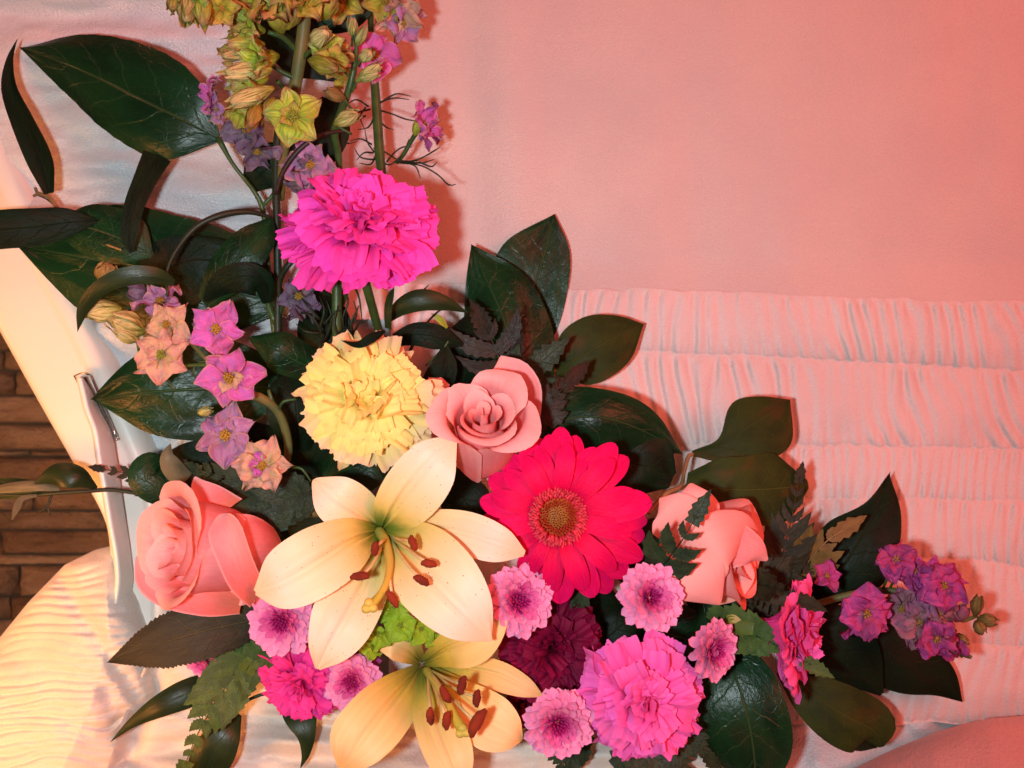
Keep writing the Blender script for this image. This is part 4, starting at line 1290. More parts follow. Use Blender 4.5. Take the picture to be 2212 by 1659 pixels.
leaf_thing('oval dark leaf on a thin black stem at the bottom, right of the bright fern',
           [([(512, 1540, .642), (486, 1585, .632), (455, 1640, .63), (410, 1740, .64)], [12, 36, 46, 20], 'ruscus', dict(cup=-.2))],
           [([(512, 1540, .642), (524, 1522, .645), (545, 1508, .648), (580, 1496, .652), (620, 1490, .66)], [3, 3.4, 3.6, 4, 4])], stem_m='stem_dark')
leaf_thing('dark triangular leaf pointing straight down below the magenta carnation',
           [([(645, 1505, .652), (650, 1545, .640), (662, 1590, .636), (660, 1630, .638), (648, 1662, .642)], [42, 36, 20, 9, 0], 'ruscus', dict(cup=-.15))])

# vine at the left with its little leaves
leaf_thing('thin vine with small curled leaves stretching out over the stone wall',
           [([(210, 1054, .648), (170, 1028, .636), (120, 1022, .634), (74, 1044, .64)], [4, 26, 26, 2], 'ruscus', dict(cup=-.4, tilt=-.35)),
            ([(-30, 1062, .650), (20, 1052, .644), (80, 1048, .642), (128, 1056, .645)], [6, 12, 12, 4], 'underside', dict(cup=-.4, tilt=.4)),
            ([(108, 1064, .645), (40, 1068, .646), (-30, 1072, .65)], [2, 9, 6], 'ruscus', {}),
            ([(-20, 1040, .66), (60, 1044, .655), (110, 1056, .648)], [10, 8, 2], 'ruscus', {}),
            ([(80, 1070, .642), (46, 1078, .636), (36, 1098, .636), (26, 1124, .642)], [3, 7, 8, 1], 'underside', dict(tilt=.5)),
            ([(398, 1078, .648), (350, 1060, .636), (312, 1030, .632), (330, 1002, .636), (362, 996, .645)], [6, 34, 36, 30, 4], 'salal', dict(cup=-.3)),
            ([(400, 1040, .640), (372, 1010, .632), (362, 985, .63), (368, 958, .634)], [22, 22, 15, 1], 'underside', dict(cup=-.3))],
           [([(-40, 1066, .65), (60, 1070, .646), (110, 1066, .645), (200, 1060, .646), (240, 1058, .648), (300, 1066, .65), (372, 1076, .652), (470, 1082, .66)], [3, 4.5, 5, 5, 4.5, 4.5, 4, 4]),
            ([(112, 1066, .645), (102, 1094, .642), (80, 1108, .642)], [3, 2.6, 1.5]), ([(102, 1092, .642), (108, 1112, .642)], [2, 1.2])], cat='vine', name='ruscus_vine', stem_m='stem_dark')

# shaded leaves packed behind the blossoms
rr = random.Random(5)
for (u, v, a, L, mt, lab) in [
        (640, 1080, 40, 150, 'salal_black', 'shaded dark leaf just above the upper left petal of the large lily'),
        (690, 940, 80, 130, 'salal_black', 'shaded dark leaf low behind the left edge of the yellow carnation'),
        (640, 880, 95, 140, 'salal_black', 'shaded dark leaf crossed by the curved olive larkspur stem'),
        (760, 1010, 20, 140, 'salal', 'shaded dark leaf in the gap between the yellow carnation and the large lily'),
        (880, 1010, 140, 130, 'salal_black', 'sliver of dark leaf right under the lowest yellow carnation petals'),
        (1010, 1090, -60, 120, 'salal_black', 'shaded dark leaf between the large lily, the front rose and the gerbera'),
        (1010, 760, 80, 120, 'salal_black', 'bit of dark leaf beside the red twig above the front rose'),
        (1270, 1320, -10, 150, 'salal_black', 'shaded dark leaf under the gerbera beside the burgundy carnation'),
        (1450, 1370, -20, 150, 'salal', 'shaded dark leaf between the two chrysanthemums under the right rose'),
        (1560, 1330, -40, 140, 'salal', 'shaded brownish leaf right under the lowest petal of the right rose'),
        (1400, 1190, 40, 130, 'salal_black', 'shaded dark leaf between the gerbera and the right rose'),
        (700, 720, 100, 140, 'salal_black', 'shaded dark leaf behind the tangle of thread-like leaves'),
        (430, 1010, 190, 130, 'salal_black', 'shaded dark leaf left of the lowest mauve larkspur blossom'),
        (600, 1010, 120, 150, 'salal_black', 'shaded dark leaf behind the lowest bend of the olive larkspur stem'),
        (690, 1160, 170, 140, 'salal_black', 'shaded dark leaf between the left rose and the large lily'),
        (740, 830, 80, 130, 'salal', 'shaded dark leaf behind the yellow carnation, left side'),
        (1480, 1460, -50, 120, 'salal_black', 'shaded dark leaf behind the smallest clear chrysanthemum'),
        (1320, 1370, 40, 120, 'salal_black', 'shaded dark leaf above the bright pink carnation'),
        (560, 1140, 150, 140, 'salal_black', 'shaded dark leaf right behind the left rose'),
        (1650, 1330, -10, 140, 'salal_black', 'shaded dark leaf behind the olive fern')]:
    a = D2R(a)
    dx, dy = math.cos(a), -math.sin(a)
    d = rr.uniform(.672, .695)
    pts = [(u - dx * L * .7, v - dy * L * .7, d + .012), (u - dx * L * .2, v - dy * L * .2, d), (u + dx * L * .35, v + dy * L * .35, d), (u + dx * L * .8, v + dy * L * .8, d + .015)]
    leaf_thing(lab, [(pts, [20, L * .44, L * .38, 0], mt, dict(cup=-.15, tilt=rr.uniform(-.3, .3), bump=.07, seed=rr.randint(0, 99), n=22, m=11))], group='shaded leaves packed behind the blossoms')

# ---------------------------------------------------------------- ferns
fern('leathery fern tip laid across the right rose', [(1424, 1236, .578), (1445, 1205, .562), (1478, 1160, .553), (1506, 1110, .552)], 76, 'fern', pairs=5, ang=58, teeth=5, sw=.19, tipw=.62, seed=1, bare=.02)
fern('golden fern tip in front of the pointed black-green leaf', [(1728, 1240, .676), (1752, 1206, .662), (1790, 1165, .655), (1822, 1145, .655)], 66, 'fern_gold', pairs=6, ang=48, teeth=4, sw=.2, tipw=.7, seed=2, bare=.05, stem_m='stem_tan')
fern('shadowed fern standing behind the right rose, leaflets edge on', [(1660, 1290, .672), (1690, 1200, .664), (1712, 1110, .664), (1728, 1030, .67)], 78, 'fern_shade', pairs=9, ang=50, teeth=4, sw=.15, seed=3)
fern('olive fern pointing at the side-facing pink carnation', [(1530, 1340, .628), (1600, 1362, .608), (1680, 1395, .594), (1752, 1436, .588)], 52, 'fern_bright', pairs=7, ang=44, teeth=6, sw=.42, tipw=.8, seed=4, bare=.05)
fern('dark fern brushing the top of the side-facing pink carnation', [(1590, 1240, .64), (1640, 1262, .624), (1690, 1276, .60), (1742, 1300, .588)], 44, 'fern_shade', pairs=7, ang=40, teeth=5, sw=.34, tipw=.9, seed=5)
fern('bronzed fern spray lying on the broad upright leaf', [(1090, 800, .672), (1076, 770, .668), (1060, 730, .668), (1044, 700, .672)], 90, 'fern_brown', pairs=4, ang=62, teeth=7, sw=.14, tipw=.6, seed=6)
fern('small dark fern climbing right of the front rose', [(1090, 860, .668), (1130, 815, .665), (1165, 785, .665)], 76, 'fern', pairs=4, ang=50, teeth=6, sw=.22, tipw=.9, seed=7)
fern('bronzed fern tip between the front rose and the oval olive leaf', [(1130, 930, .65), (1170, 890, .645), (1205, 850, .648), (1238, 816, .655)], 48, 'fern_brown', pairs=6, ang=46, teeth=5, sw=.28, tipw=1.0, seed=8)
fern('fern tip reaching left across the white casket edge', [(470, 1060, .660), (400, 1040, .652), (330, 1032, .648), (262, 1020, .648), (215, 1012, .65)], 60, 'fern_brown', pairs=9, ang=42, teeth=4, sw=.22, seed=9)
fern('dark fern lying above the left rose', [(640, 1100, .658), (560, 1060, .645), (480, 1030, .642), (420, 1012, .645)], 86, 'fern', pairs=9, ang=48, teeth=5, sw=.20, seed=10)
fern('dark fern directly under the lowest larkspur blossom', [(690, 1060, .65), (620, 1080, .642), (550, 1110, .64), (490, 1120, .645)], 74, 'fern', pairs=8, ang=50, teeth=6, sw=.24, seed=11)
fern('bright green fern trailing down over the draped cloth', [(580, 1380, .640), (520, 1440, .626), (470, 1510, .616), (425, 1590, .612), (395, 1665, .616)], 70, 'fern_bright', pairs=9, ang=50, teeth=7, sw=.27, tipw=.7, seed=12, stem_m='stem')
fern('small bright fern leaf between the left chrysanthemum and the magenta carnation', [(610, 1350, .64), (580, 1385, .628), (552, 1420, .622), (530, 1450, .625)], 52, 'fern_bright', pairs=5, ang=48, teeth=6, sw=.44, tipw=1.0, seed=13)
fern('dark fern peeking out below the lowest chrysanthemum', [(1260, 1560, .64), (1240, 1600, .632), (1222, 1640, .63), (1206, 1680, .632)], 56, 'fern', pairs=6, ang=52, teeth=6, sw=.3, seed=14)
fern('dark fern at the bottom edge under the pink carnation', [(1330, 1580, .646), (1390, 1625, .638), (1450, 1660, .636), (1510, 1700, .64)], 84, 'fern', pairs=8, ang=54, teeth=7, sw=.26, seed=15)
fern('fern tip in the gap between the pink carnation and the large oval leaf', [(1440, 1560, .648), (1480, 1585, .64), (1512, 1610, .636), (1534, 1640, .638)], 46, 'fern', pairs=6, ang=46, teeth=6, sw=.34, tipw=.9, seed=16)
fern('small dark fern tucked under the gerbera', [(1230, 1250, .640), (1240, 1285, .632), (1252, 1312, .63), (1262, 1336, .634)], 34, 'fern', pairs=4, ang=46, teeth=5, sw=.34, tipw=.9, seed=17)
fern('shadowed fern low between the right rose and the black leaf', [(1570, 1300, .668), (1640, 1280, .66), (1710, 1250, .66), (1770, 1220, .665)], 80, 'fern_shade', pairs=8, ang=52, teeth=4, sw=.16, seed=18)
fern('shadowed fern above the olive fern', [(1560, 1390, .655), (1610, 1360, .645), (1660, 1330, .64), (1700, 1312, .642)], 60, 'fern_shade', pairs=7, ang=50, teeth=5, sw=.2, seed=19)


def needles(label, segs, r, mt='stem_dark'):
    root = thing('thread_leaf', label, 'leaf', px_mid(segs[0])[0])
    for s in segs:
        put('leaflet', ptube(s, [r] + [r * .8] * (len(s) - 2) + [r * .35], sides=5), M[mt], root)
    return root


needles('tuft of black thread-like leaves curling against the lid panel above the hot pink carnation', [
    [(806, 240, .69), (822, 222, .682), (850, 212, .68), (884, 215, .685)], [(822, 222, .683), (856, 203, .68), (888, 208, .684)], [(812, 236, .69), (846, 246, .682), (878, 258, .684), (910, 262, .69)],
    [(800, 236, .69), (770, 244, .684), (744, 262, .684)], [(796, 230, .69), (770, 215, .684), (748, 226, .684)], [(790, 250, .69), (762, 258, .685), (736, 246, .686)],
    [(808, 320, .69), (834, 330, .684), (862, 346, .682), (905, 348, .69)], [(850, 350, .684), (876, 352, .682), (898, 360, .682), (908, 385, .686)], [(864, 352, .68), (905, 344, .672), (938, 326, .672), (950, 318, .676)],
    [(866, 352, .68), (910, 358, .674), (946, 378, .674), (970, 400, .68), (985, 398, .682)], [(870, 348, .68), (912, 352, .674), (938, 344, .676)], [(905, 350, .674), (932, 360, .674), (944, 350, .678)],
    [(820, 340, .69), (795, 310, .684), (788, 280, .684)], [(815, 345, .69), (780, 340, .684), (765, 320, .684)], [(835, 350, .69), (852, 330, .684), (870, 318, .684), (890, 318, .686)], [(812, 335, .69), (800, 355, .684), (776, 352, .684)],
    [(810, 250, .69), (795, 275, .684), (772, 280, .684)], [(818, 345, .69), (842, 356, .684), (868, 334, .684), (884, 300, .69)], [(720, 300, .69), (748, 310, .684), (772, 306, .684)],
    [(790, 232, .69), (778, 252, .684), (786, 276, .684)], [(820, 262, .69), (836, 276, .684), (850, 280, .684)], [(803, 312, .69), (780, 300, .684), (756, 304, .684)], [(806, 330, .69), (786, 330, .684), (770, 346, .684)]], 2.3)
needles('tangle of dark thread-like leaves under the hot pink carnation', [
    [(700, 760, .66), (690, 710, .65), (668, 680, .646), (640, 676, .65)], [(690, 710, .65), (700, 670, .645), (690, 640, .648)], [(700, 740, .66), (716, 690, .65), (706, 650, .648)], [(692, 720, .65), (660, 716, .646), (640, 700, .65)],
    [(690, 690, .65), (664, 660, .646), (648, 640, .65)], [(750, 740, .66), (740, 690, .65), (752, 650, .648), (742, 625, .65)], [(745, 720, .66), (770, 680, .65), (764, 650, .648)], [(700, 700, .65), (726, 672, .646), (742, 672, .65)],
    [(760, 730, .66), (776, 700, .65), (796, 690, .648)], [(720, 740, .66), (736, 716, .65), (760, 712, .648)], [(680, 700, .65), (676, 672, .648), (660, 650, .65)], [(705, 730, .656), (690, 745, .65), (696, 775, .65)],
    [(716, 640, .656), (690, 628, .65), (672, 612, .65)], [(770, 740, .66), (758, 700, .65), (776, 660, .65)], [(736, 740, .65), (722, 700, .645), (730, 660, .645)], [(760, 610, .65), (775, 640, .645), (782, 690, .65)],
    [(884, 660, .66), (900, 640, .652), (926, 616, .655)], [(880, 650, .66), (900, 634, .655), (920, 634, .655)]], 3.0)

# ---------------------------------------------------------------- larkspur
lk = thing('larkspur', 'larkspur spray with peach and orchid pink blossoms over the casket edge', 'larkspur', P(620, 1000, .64), 'larkspur sprays')
put('stem', ptube([(690, 1110, .66), (640, 1106, .655), (604, 1075, .65), (600, 1030, .642), (622, 985, .634), (617, 930, .628), (596, 885, .622), (560, 858, .615), (520, 846, .61), (470, 800, .618), (420, 748, .624), (380, 710, .63), (330, 690, .635)], [9, 9, 9, 8, 9, 10, 10, 11, 8, 6, 5, 5, 4]), M['stem_olive'], lk)
put_each('stem', [ptube([(400, 790, .622), (440, 788, .62), (480, 792, .62)], 4.5), ptube([(594, 880, .622), (586, 862, .62), (580, 842, .62)], [6, 5, 4]), ptube([(600, 890, .622), (612, 868, .62), (640, 862, .622)], [3, 3.4, 3]),
             ptube([(622, 1010, .63), (650, 1012, .628), (672, 1040, .63)], [3, 3.2, 2]), ptube([(604, 1078, .648), (585, 1082, .644), (558, 1088, .642)], [5, 4, 3]), ptube([(596, 1060, .648), (590, 1085, .642), (612, 1102, .645)], [3.5, 3.5, 3]),
             ptube([(300, 760, .64), (290, 700, .636), (276, 660, .634)], [3, 4, 4]), ptube([(480, 790, .62), (450, 780, .62), (422, 788, .622), (418, 806, .622)], [2.5, 2.5, 2, 1.5])], M['stem'], lk)
k_ = .61 / W
for i, (u, v, d, ax, R, mt, eye, wilt, inner, np_, cu) in enumerate([
        (348, 655, .622, (-.1, .75, .75), 60, 'lk_mauve', 'lk_eye', .45, None, 5, .3),
        (362, 702, .604, (-.05, .1, 1), 56, 'lk_peach', 'lk_eye', .35, 'lk_peach', 5, .25),
        (468, 712, .604, (.1, .1, 1), 68, 'lk_pink', 'lk_eye', .35, None, 5, .3),
        (350, 768, .600, (0, .15, 1), 62, 'lk_peach', 'lk_eye_green', .35, 'lk_peach', 6, .2),
        (497, 816, .590, (.0, .0, 1), 76, 'lk_pink', 'lk_eye', .3, 'lk_peach', 6, .18),
        (490, 940, .600, (0, .1, 1), 78, 'lk_mauve', 'lk_eye', .55, 'lk_mauve', 6, .25),
        (566, 1005, .592, (.15, .0, 1), 64, 'lk_peach', 'lk_eye', .7, 'lk_pink', 6, .25),
        (440, 700, .620, (-.5, .5, .7), 36, 'lk_mauve', 'lk_eye', .6, None, 4, .4),
        (540, 985, .606, (-.3, -.4, .8), 48, 'lk_pink', 'lk_eye', .6, None, 4, .3)]):
    floret(lk, P(u, v, d), ax, R * d / W * .92, mt, seed=200 + i, eye=eye, wilt=wilt, inner=inner, petals=np_, cup=cu, wide=1.12)
bud(lk, P(262, 668, .622), P(186, 674, .612), 27 * k_, 'bud', 1)
bud(lk, P(312, 716, .616), P(242, 690, .602), 30 * k_, 'bud', 2)
bud(lk, P(300, 735, .612), P(252, 716, .60), 16 * k_, 'bud', 4)
bud(lk, P(222, 608, .622), P(236, 572, .614), 24 * k_, 'bud_tan', 3)
bud(lk, P(318, 636, .63), P(278, 628, .622), 22 * k_, 'lk_grey', 6)
bud(lk, P(428, 892, .61), P(455, 886, .606), 11 * k_, 'bud', 5)

lk2 = thing('larkspur', 'tall larkspur spike with lime, amber and violet blossoms at the top of the bouquet', 'larkspur', P(620, 420, .66), 'larkspur sprays')
put('stem', ptube([(606, 430, .668), (612, 340, .65), (626, 250, .636), (642, 160, .625), (656, 60, .615), (664, -60, .61)], [9, 10, 13, 14, 14, 13]), M['stem_olive'], lk2)
put_each('stem', [ptube([(626, 250, .636), (600, 225, .63), (560, 222, .626)], [5, 5, 4]), ptube([(640, 170, .625), (600, 150, .62), (575, 128, .615)], [6, 5, 5]), ptube([(630, 235, .63), (646, 210, .62), (640, 235, .60)], [5, 5, 4]),
             ptube([(642, 140, .625), (670, 110, .615), (690, 105, .61)], [5, 5, 4]), ptube([(642, 110, .62), (610, 80, .61), (580, 70, .605)], [6, 6, 5]), ptube([(628, 240, .63), (612, 190, .63), (600, 176, .62)], 5)], M['stem'], lk2)
for i, (u, v, d, ax, R, mt, eye, wilt, np_, cu, inner) in enumerate([
        (634, 252, .590, (.05, -.05, 1), 72, 'lk_green', 'lk_eye_green', .15, 5, .2, 'lk_amber'),
        (545, 70, .595, (-.55, .35, .7), 66, 'lk_green', 'lk_eye_green', .45, 6, 1.0, None),
        (520, 110, .600, (-.75, .1, .6), 56, 'lk_amber', 'lk_eye_green', .5, 6, 1.0, None),
        (566, 128, .590, (-.5, -.2, .8), 66, 'lk_green', 'lk_eye_green', .45, 5, 1.2, None),
        (545, 196, .600, (-.5, -.35, .7), 62, 'lk_green', 'lk_eye_green', .45, 5, 1.1, 'lk_amber'),
        (528, 238, .606, (-.2, -.7, .7), 52, 'lk_amber', 'lk_eye', .5, 5, 1.2, None),
        (702, 106, .602, (.2, -.1, 1), 54, 'lk_green', 'lk_eye_green', .35, 5, 1.3, None),
        (716, 128, .598, (.3, -.4, .8), 44, 'lk_amber', 'lk_eye', .25, 4, .6, None),
        (600, 30, .590, (-.3, .5, .8), 70, 'lk_amber', 'lk_eye_green', .5, 6, 1.0, None),
        (560, 10, .585, (-.5, .3, .8), 70, 'lk_amber', 'lk_eye_green', .5, 6, 1.1, None),
        (650, 10, .585, (.2, .3, .9), 72, 'lk_amber', 'lk_eye_green', .5, 6, 1.0, None),
        (424, 6, .560, (-.4, -.3, .8), 62, 'lk_green', 'lk_eye_green', .25, 6, .7, 'lk_amber'),
        (382, 0, .560, (-.6, -.3, .8), 36, 'lk_amber', 'lk_eye', .3, 4, .7, None),
        (478, 18, .568, (.2, -.4, .8), 50, 'lk_amber', 'lk_eye', .3, 5, .7, None),
        (460, 205, .640, (-.8, .1, .5), 50, 'lk_pink', 'lk_eye', .45, 5, .45, None),
        (474, 236, .640, (-.8, -.3, .5), 44, 'lk_mauve', 'lk_eye', .5, 5, .5, None),
        (532, 276, .638, (-.2, -.6, .7), 62, 'lk_grey', 'lk_eye', .7, 5, .6, None),
        (556, 322, .645, (.1, -.8, .6), 56, 'lk_grey', 'lk_eye', .7, 5, .6, None),
        (670, 352, .646, (.1, -.4, .8), 66, 'lk_mauve', 'lk_eye', .6, 5, .5, 'lk_grey'),
        (650, 392, .65, (-.2, -.7, .7), 50, 'lk_grey', 'lk_eye', .6, 5, .5, None)]):
    floret(lk2, P(u, v, d), ax, R * .88 * d / W, mt, seed=300 + i, eye=eye, wilt=wilt, petals=np_, cup=cu, inner=inner, wide=1.15)
bud(lk2, P(578, 168, .61), P(500, 186, .596), 22 * k_, 'lk_green', 7)
bud(lk2, P(590, 212, .61), P(575, 262, .60), 18 * k_, 'lk_amber', 8)
bud(lk2, P(600, 120, .61), P(536, 140, .594), 24 * k_, 'lk_green', 9)
bud(lk2, P(572, 66, .60), P(500, 60, .59), 22 * k_, 'lk_amber', 11)
bud(lk2, P(610, 70, .60), P(590, 10, .585), 24 * k_, 'lk_amber', 10)
for i, (u0, v0, u1, v1, rb, mt) in enumerate([(560, 40, 500, 22, 20, 'lk_green'), (570, 96, 492, 96, 20, 'lk_green'), (586, 150, 488, 158, 22, 'bud'), (590, 190, 500, 222, 20, 'bud'), (560, 226, 540, 272, 17, 'lk_amber'), (672, 96, 706, 70, 20, 'bud'), (668, 130, 728, 150, 19, 'lk_amber'), (610, 60, 640, 14, 22, 'lk_amber'), (540, 110, 484, 122, 16, 'bud'), (620, 20, 560, -16, 22, 'lk_green'), (410, -10, 402, 44, 20, 'bud'), (436, -8, 440, 52, 20, 'lk_green'), (486, 0, 480, 44, 17, 'lk_amber'), (386, -10, 370, 18, 14, 'lk_green')]):
    bud(lk2, P(u0, v0, .600 if u1 > 450 else .566), P(u1, v1, .582 if u1 > 450 else .552), rb * k_, mt, 80 + i)
bud(lk2, P(690, 40, .60), P(720, -10, .59), 24 * k_, 'lk_amber', 12)

lk3 = thing('larkspur', 'slim larkspur spike with round green buds and one pink blossom against the lid panel', 'larkspur', P(735, 350, .66), 'larkspur sprays')
put('stem', ptube([(733, 380, .672), (730, 330, .664), (722, 290, .655), (734, 250, .645), (752, 200, .635), (764, 150, .63), (770, 100, .628), (763, 60, .625)], [7, 8, 9, 9, 8, 7, 5, 4]), M['stem'], lk3)
for i, (u0, v0, u1, v1, r) in enumerate([(762, 78, 760, 40, 13), (752, 108, 728, 92, 15), (772, 98, 788, 60, 12), (780, 130, 800, 112, 15), (762, 132, 745, 116, 14), (770, 176, 820, 140, 14), (772, 172, 816, 158, 13), (744, 214, 705, 196, 16), (724, 268, 772, 246, 19), (742, 150, 728, 132, 13)]):
    bud(lk3, P(u0, v0, .628), P(u1, v1, .618), r * k_, 'bud' if i not in (7,) else 'bud_tan', 20 + i)
    put('stem', ptube([(760, v0 + 22, .632), ((760 + u0) / 2, v0 + 12, .63), (u0, v0, .628)], 3, n=6), M['stem'], lk3)
floret(lk3, P(806, 122, .652), (.35, .1, .9), 62 * .652 / W, 'lk_pink', seed=340, wilt=.25, petals=5, cup=.35, wide=1.2)
floret(lk3, P(744, 170, .65), (.0, -.3, .9), 34 * .65 / W, 'lk_amber', seed=341, wilt=.5, petals=4, cup=.5)

lk4 = thing('larkspur', 'larkspur stem cut off by the top of the frame with a drooping mauve blossom', 'larkspur', P(860, 20, .67), 'larkspur sprays')
put('stem', ptube([(815, 60, .684), (820, 0, .68), (812, -70, .676)], [6, 6, 6]), M['stem'], lk4)
floret(lk4, P(856, 20, .655), (.3, -.75, .5), 62 * .655 / W, 'lk_peach', seed=350, wilt=.3, petals=5, cup=.9)
floret(lk4, P(868, 46, .66), (.6, -.6, .4), 52 * .66 / W, 'lk_mauve', seed=351, wilt=.4, petals=5, cup=.6)
floret(lk4, P(836, 0, .655), (-.2, -.5, .7), 54 * .655 / W, 'lk_amber', seed=352, wilt=.3, petals=5, cup=.9)
floret(lk4, P(742, -6, .65), (0, -.4, .8), 56 * .65 / W, 'lk_amber', seed=353, wilt=.4, petals=5, cup=.6)

lk5 = thing('larkspur', 'single withered pink larkspur blossom standing out from the thread leaves', 'larkspur', P(880, 345, .68), 'larkspur sprays')
put('stem', ptube([(858, 352, .69), (874, 330, .684), (890, 302, .68), (905, 278, .676)], [4, 5, 5, 7]), M['stem'], lk5)
floret(lk5, P(908, 270, .674), (.75, .1, .5), 56 * .674 / W, 'lk_pink', seed=360, wilt=.6, petals=6, cup=1.0)
floret(lk5, P(918, 285, .672), (.85, -.4, .4), 46 * .672 / W, 'lk_pink', seed=361, wilt=.6, petals=4, cup=.9)
bud(lk5, P(896, 292, .674), P(908, 258, .668), 14 * k_, 'lk_green', 31)

lk6 = thing('larkspur', 'shrivelled violet larkspur blossom below the hot pink carnation, left of its calyx', 'larkspur', P(620, 640, .66), 'larkspur sprays')
put('stem', ptube([(602, 690, .668), (615, 650, .662), (635, 630, .658)], [4, 5, 5]), M['stem'], lk6)
floret(lk6, P(645, 635, .65), (.2, -.5, .7), 52 * .65 / W, 'lk_grey', seed=370, wilt=.8, petals=5, cup=.7)
floret(lk6, P(655, 660, .655), (.2, -.9, .4), 46 * .655 / W, 'lk_grey', seed=371, wilt=.8, petals=4, cup=.9)
leaf_thing('big dark leaf in shadow behind the lime larkspur blossom',
           [([(716, 215, .676), (700, 270, .668), (650, 320, .664), (590, 330, .668)], [20, 66, 62, 10], 'salal_black', dict(wl=[20, 60, 60, 10]))])
leaf_thing('dark leaf at the top edge behind the amber larkspur blossoms',
           [([(700, 60, .672), (740, 20, .668), (770, -30, .668), (790, -80, .67)], [20, 50, 50, 10], 'salal', {}), ([(560, 60, .67), (620, 80, .664), (680, 120, .664), (730, 170, .67)], [20, 60, 60, 10], 'salal_black', {}), ([(540, 400, .675), (570, 370, .67), (600, 360, .67), (640, 380, .675)], [20, 46, 50, 10], 'salal_black', {})], cat='leaf sprig')

# ---------------------------------------------------------------- lilies
lily('large open cream lily in the middle of the bouquet with six rust anthers', (815, 1140, .63), [
    # behind
    ([(820, 1142, .618), (785, 1116, .596), (730, 1080, .584), (677, 1036, .590)], [9, 46, 54, 20], dict(roundtip=.25, cup=.10, fold=.06, seed=1)),
    ([(822, 1144, .618), (900, 1136, .598), (1000, 1150, .580), (1080, 1176, .574), (1133, 1196, .578)], [8, 28, 46, 40, 6], dict(wl=[8, 30, 46, 38, 6], cup=.05, fold=.12, seed=2)),
    ([(822, 1150, .618), (796, 1240, .590), (744, 1340, .570), (708, 1400, .568), (686, 1444, .572)], [9, 56, 74, 46, 6], dict(wl=[9, 50, 64, 46, 6], cup=.05, fold=.12, seed=3)),
    # in front
    ([(818, 1146, .612), (760, 1168, .580), (690, 1212, .560), (610, 1258, .556), (551, 1280, .564)], [10, 50, 76, 66, 6], dict(wl=[10, 54, 72, 60, 6], cup=.10, fold=.10, seed=4)),
    ([(824, 1142, .612), (850, 1096, .585), (890, 1040, .570), (935, 990, .566), (985, 944, .572)], [10, 64, 80, 66, 18], dict(wl=[10, 42, 52, 46, 18], roundtip=.22, cup=.10, fold=.05, seed=5)),
    ([(824, 1148, .612), (880, 1196, .578), (945, 1262, .556), (1010, 1330, .552), (1062, 1384, .560)], [10, 66, 82, 62, 2], dict(wl=[10, 78, 94, 66, 2], cup=.08, fold=.06, seed=6))],
     [([(836, 1158, .606), (830, 1166, .590), (822, 1172, .566), (811, 1184, .560)], 82, .3, .95), ([(842, 1158, .606), (866, 1166, .580), (880, 1168, .562), (893, 1172, .556)], 108, .2, 1.0), ([(842, 1160, .606), (880, 1186, .572), (908, 1206, .552), (927, 1216, .548)], -8, .2, 1.0),
      ([(834, 1162, .606), (815, 1200, .574), (796, 1230, .556), (778, 1243, .550)], 4, .1, 1.2), ([(842, 1162, .606), (870, 1206, .570), (896, 1238, .550), (911, 1252, .545)], -28, .2, 1.1), ([(838, 1164, .606), (842, 1220, .572), (843, 1262, .556), (849, 1292, .550)], -56, .1, 1.2)],
     ([(818, 1146, .61), (832, 1170, .594), (842, 1215, .572), (834, 1262, .556), (815, 1294, .550), (800, 1308, .548)], [12, 11, 9, 8, 9, 11], (798, 1310, .547, 15)), 'lily')
lily('golden lower lily with dark rust anthers, half under the large cream lily', (912, 1430, .64), [
    ([(910, 1432, .632), (882, 1408, .612), (850, 1392, .602), (812, 1392, .604)], [9, 34, 38, 24], dict(wl=[9, 26, 32, 22], roundtip=.3, cup=.12, seed=11)),
    ([(922, 1436, .628), (1000, 1442, .614), (1070, 1454, .604), (1130, 1482, .602), (1176, 1506, .606)], [8, 22, 36, 24, 0], dict(wl=[8, 24, 28, 22, 0], cup=.1, fold=.15, seed=12)),
    ([(920, 1440, .626), (980, 1490, .598), (1050, 1550, .580), (1105, 1585, .578), (1128, 1598, .582)], [9, 36, 62, 52, 24], dict(wl=[9, 30, 56, 46, 24], roundtip=.25, cup=.08, seed=13)),
    ([(908, 1440, .624), (866, 1490, .596), (816, 1550, .574), (768, 1615, .566), (738, 1660, .572)], [9, 44, 66, 64, 10], dict(wl=[9, 50, 68, 54, 10], cup=.06, fold=.05, seed=14)),
    ([(916, 1442, .622), (934, 1510, .594), (952, 1580, .574), (980, 1650, .564), (1006, 1720, .566)], [9, 44, 52, 46, 0], dict(wl=[9, 50, 56, 46, 0], cup=.10, fold=.08, seed=15)),
    ([(914, 1432, .616), (966, 1398, .594), (1020, 1376, .582), (1058, 1340, .582), (1070, 1292, .594)], [9, 44, 58, 40, 8], dict(wl=[9, 30, 40, 30, 8], cup=.14, fold=.04, seed=16))],
     [([(924, 1450, .612), (926, 1490, .584), (928, 1520, .566), (930, 1545, .56)], 96, .1, 1.1), ([(928, 1450, .612), (946, 1474, .58), (956, 1490, .562), (962, 1498, .556)], 118, .1, 1.2), ([(926, 1452, .612), (944, 1500, .578), (956, 1530, .556), (965, 1554, .55)], 84, .1, 1.2),
      ([(930, 1448, .612), (966, 1466, .58), (986, 1474, .560), (998, 1478, .554)], 76, .1, 1.2), ([(930, 1450, .612), (980, 1486, .578), (1010, 1500, .556), (1030, 1506, .55)], 84, .1, 1.1), ([(930, 1452, .612), (976, 1506, .574), (1006, 1540, .550), (1030, 1558, .544)], 62, .2, 2.0)],
     ([(920, 1446, .616), (950, 1490, .584), (974, 1530, .564), (990, 1562, .556), (1000, 1576, .554)], [10, 9, 9, 11, 13], (1000, 1580, .553, 14)), 'lily_gold')

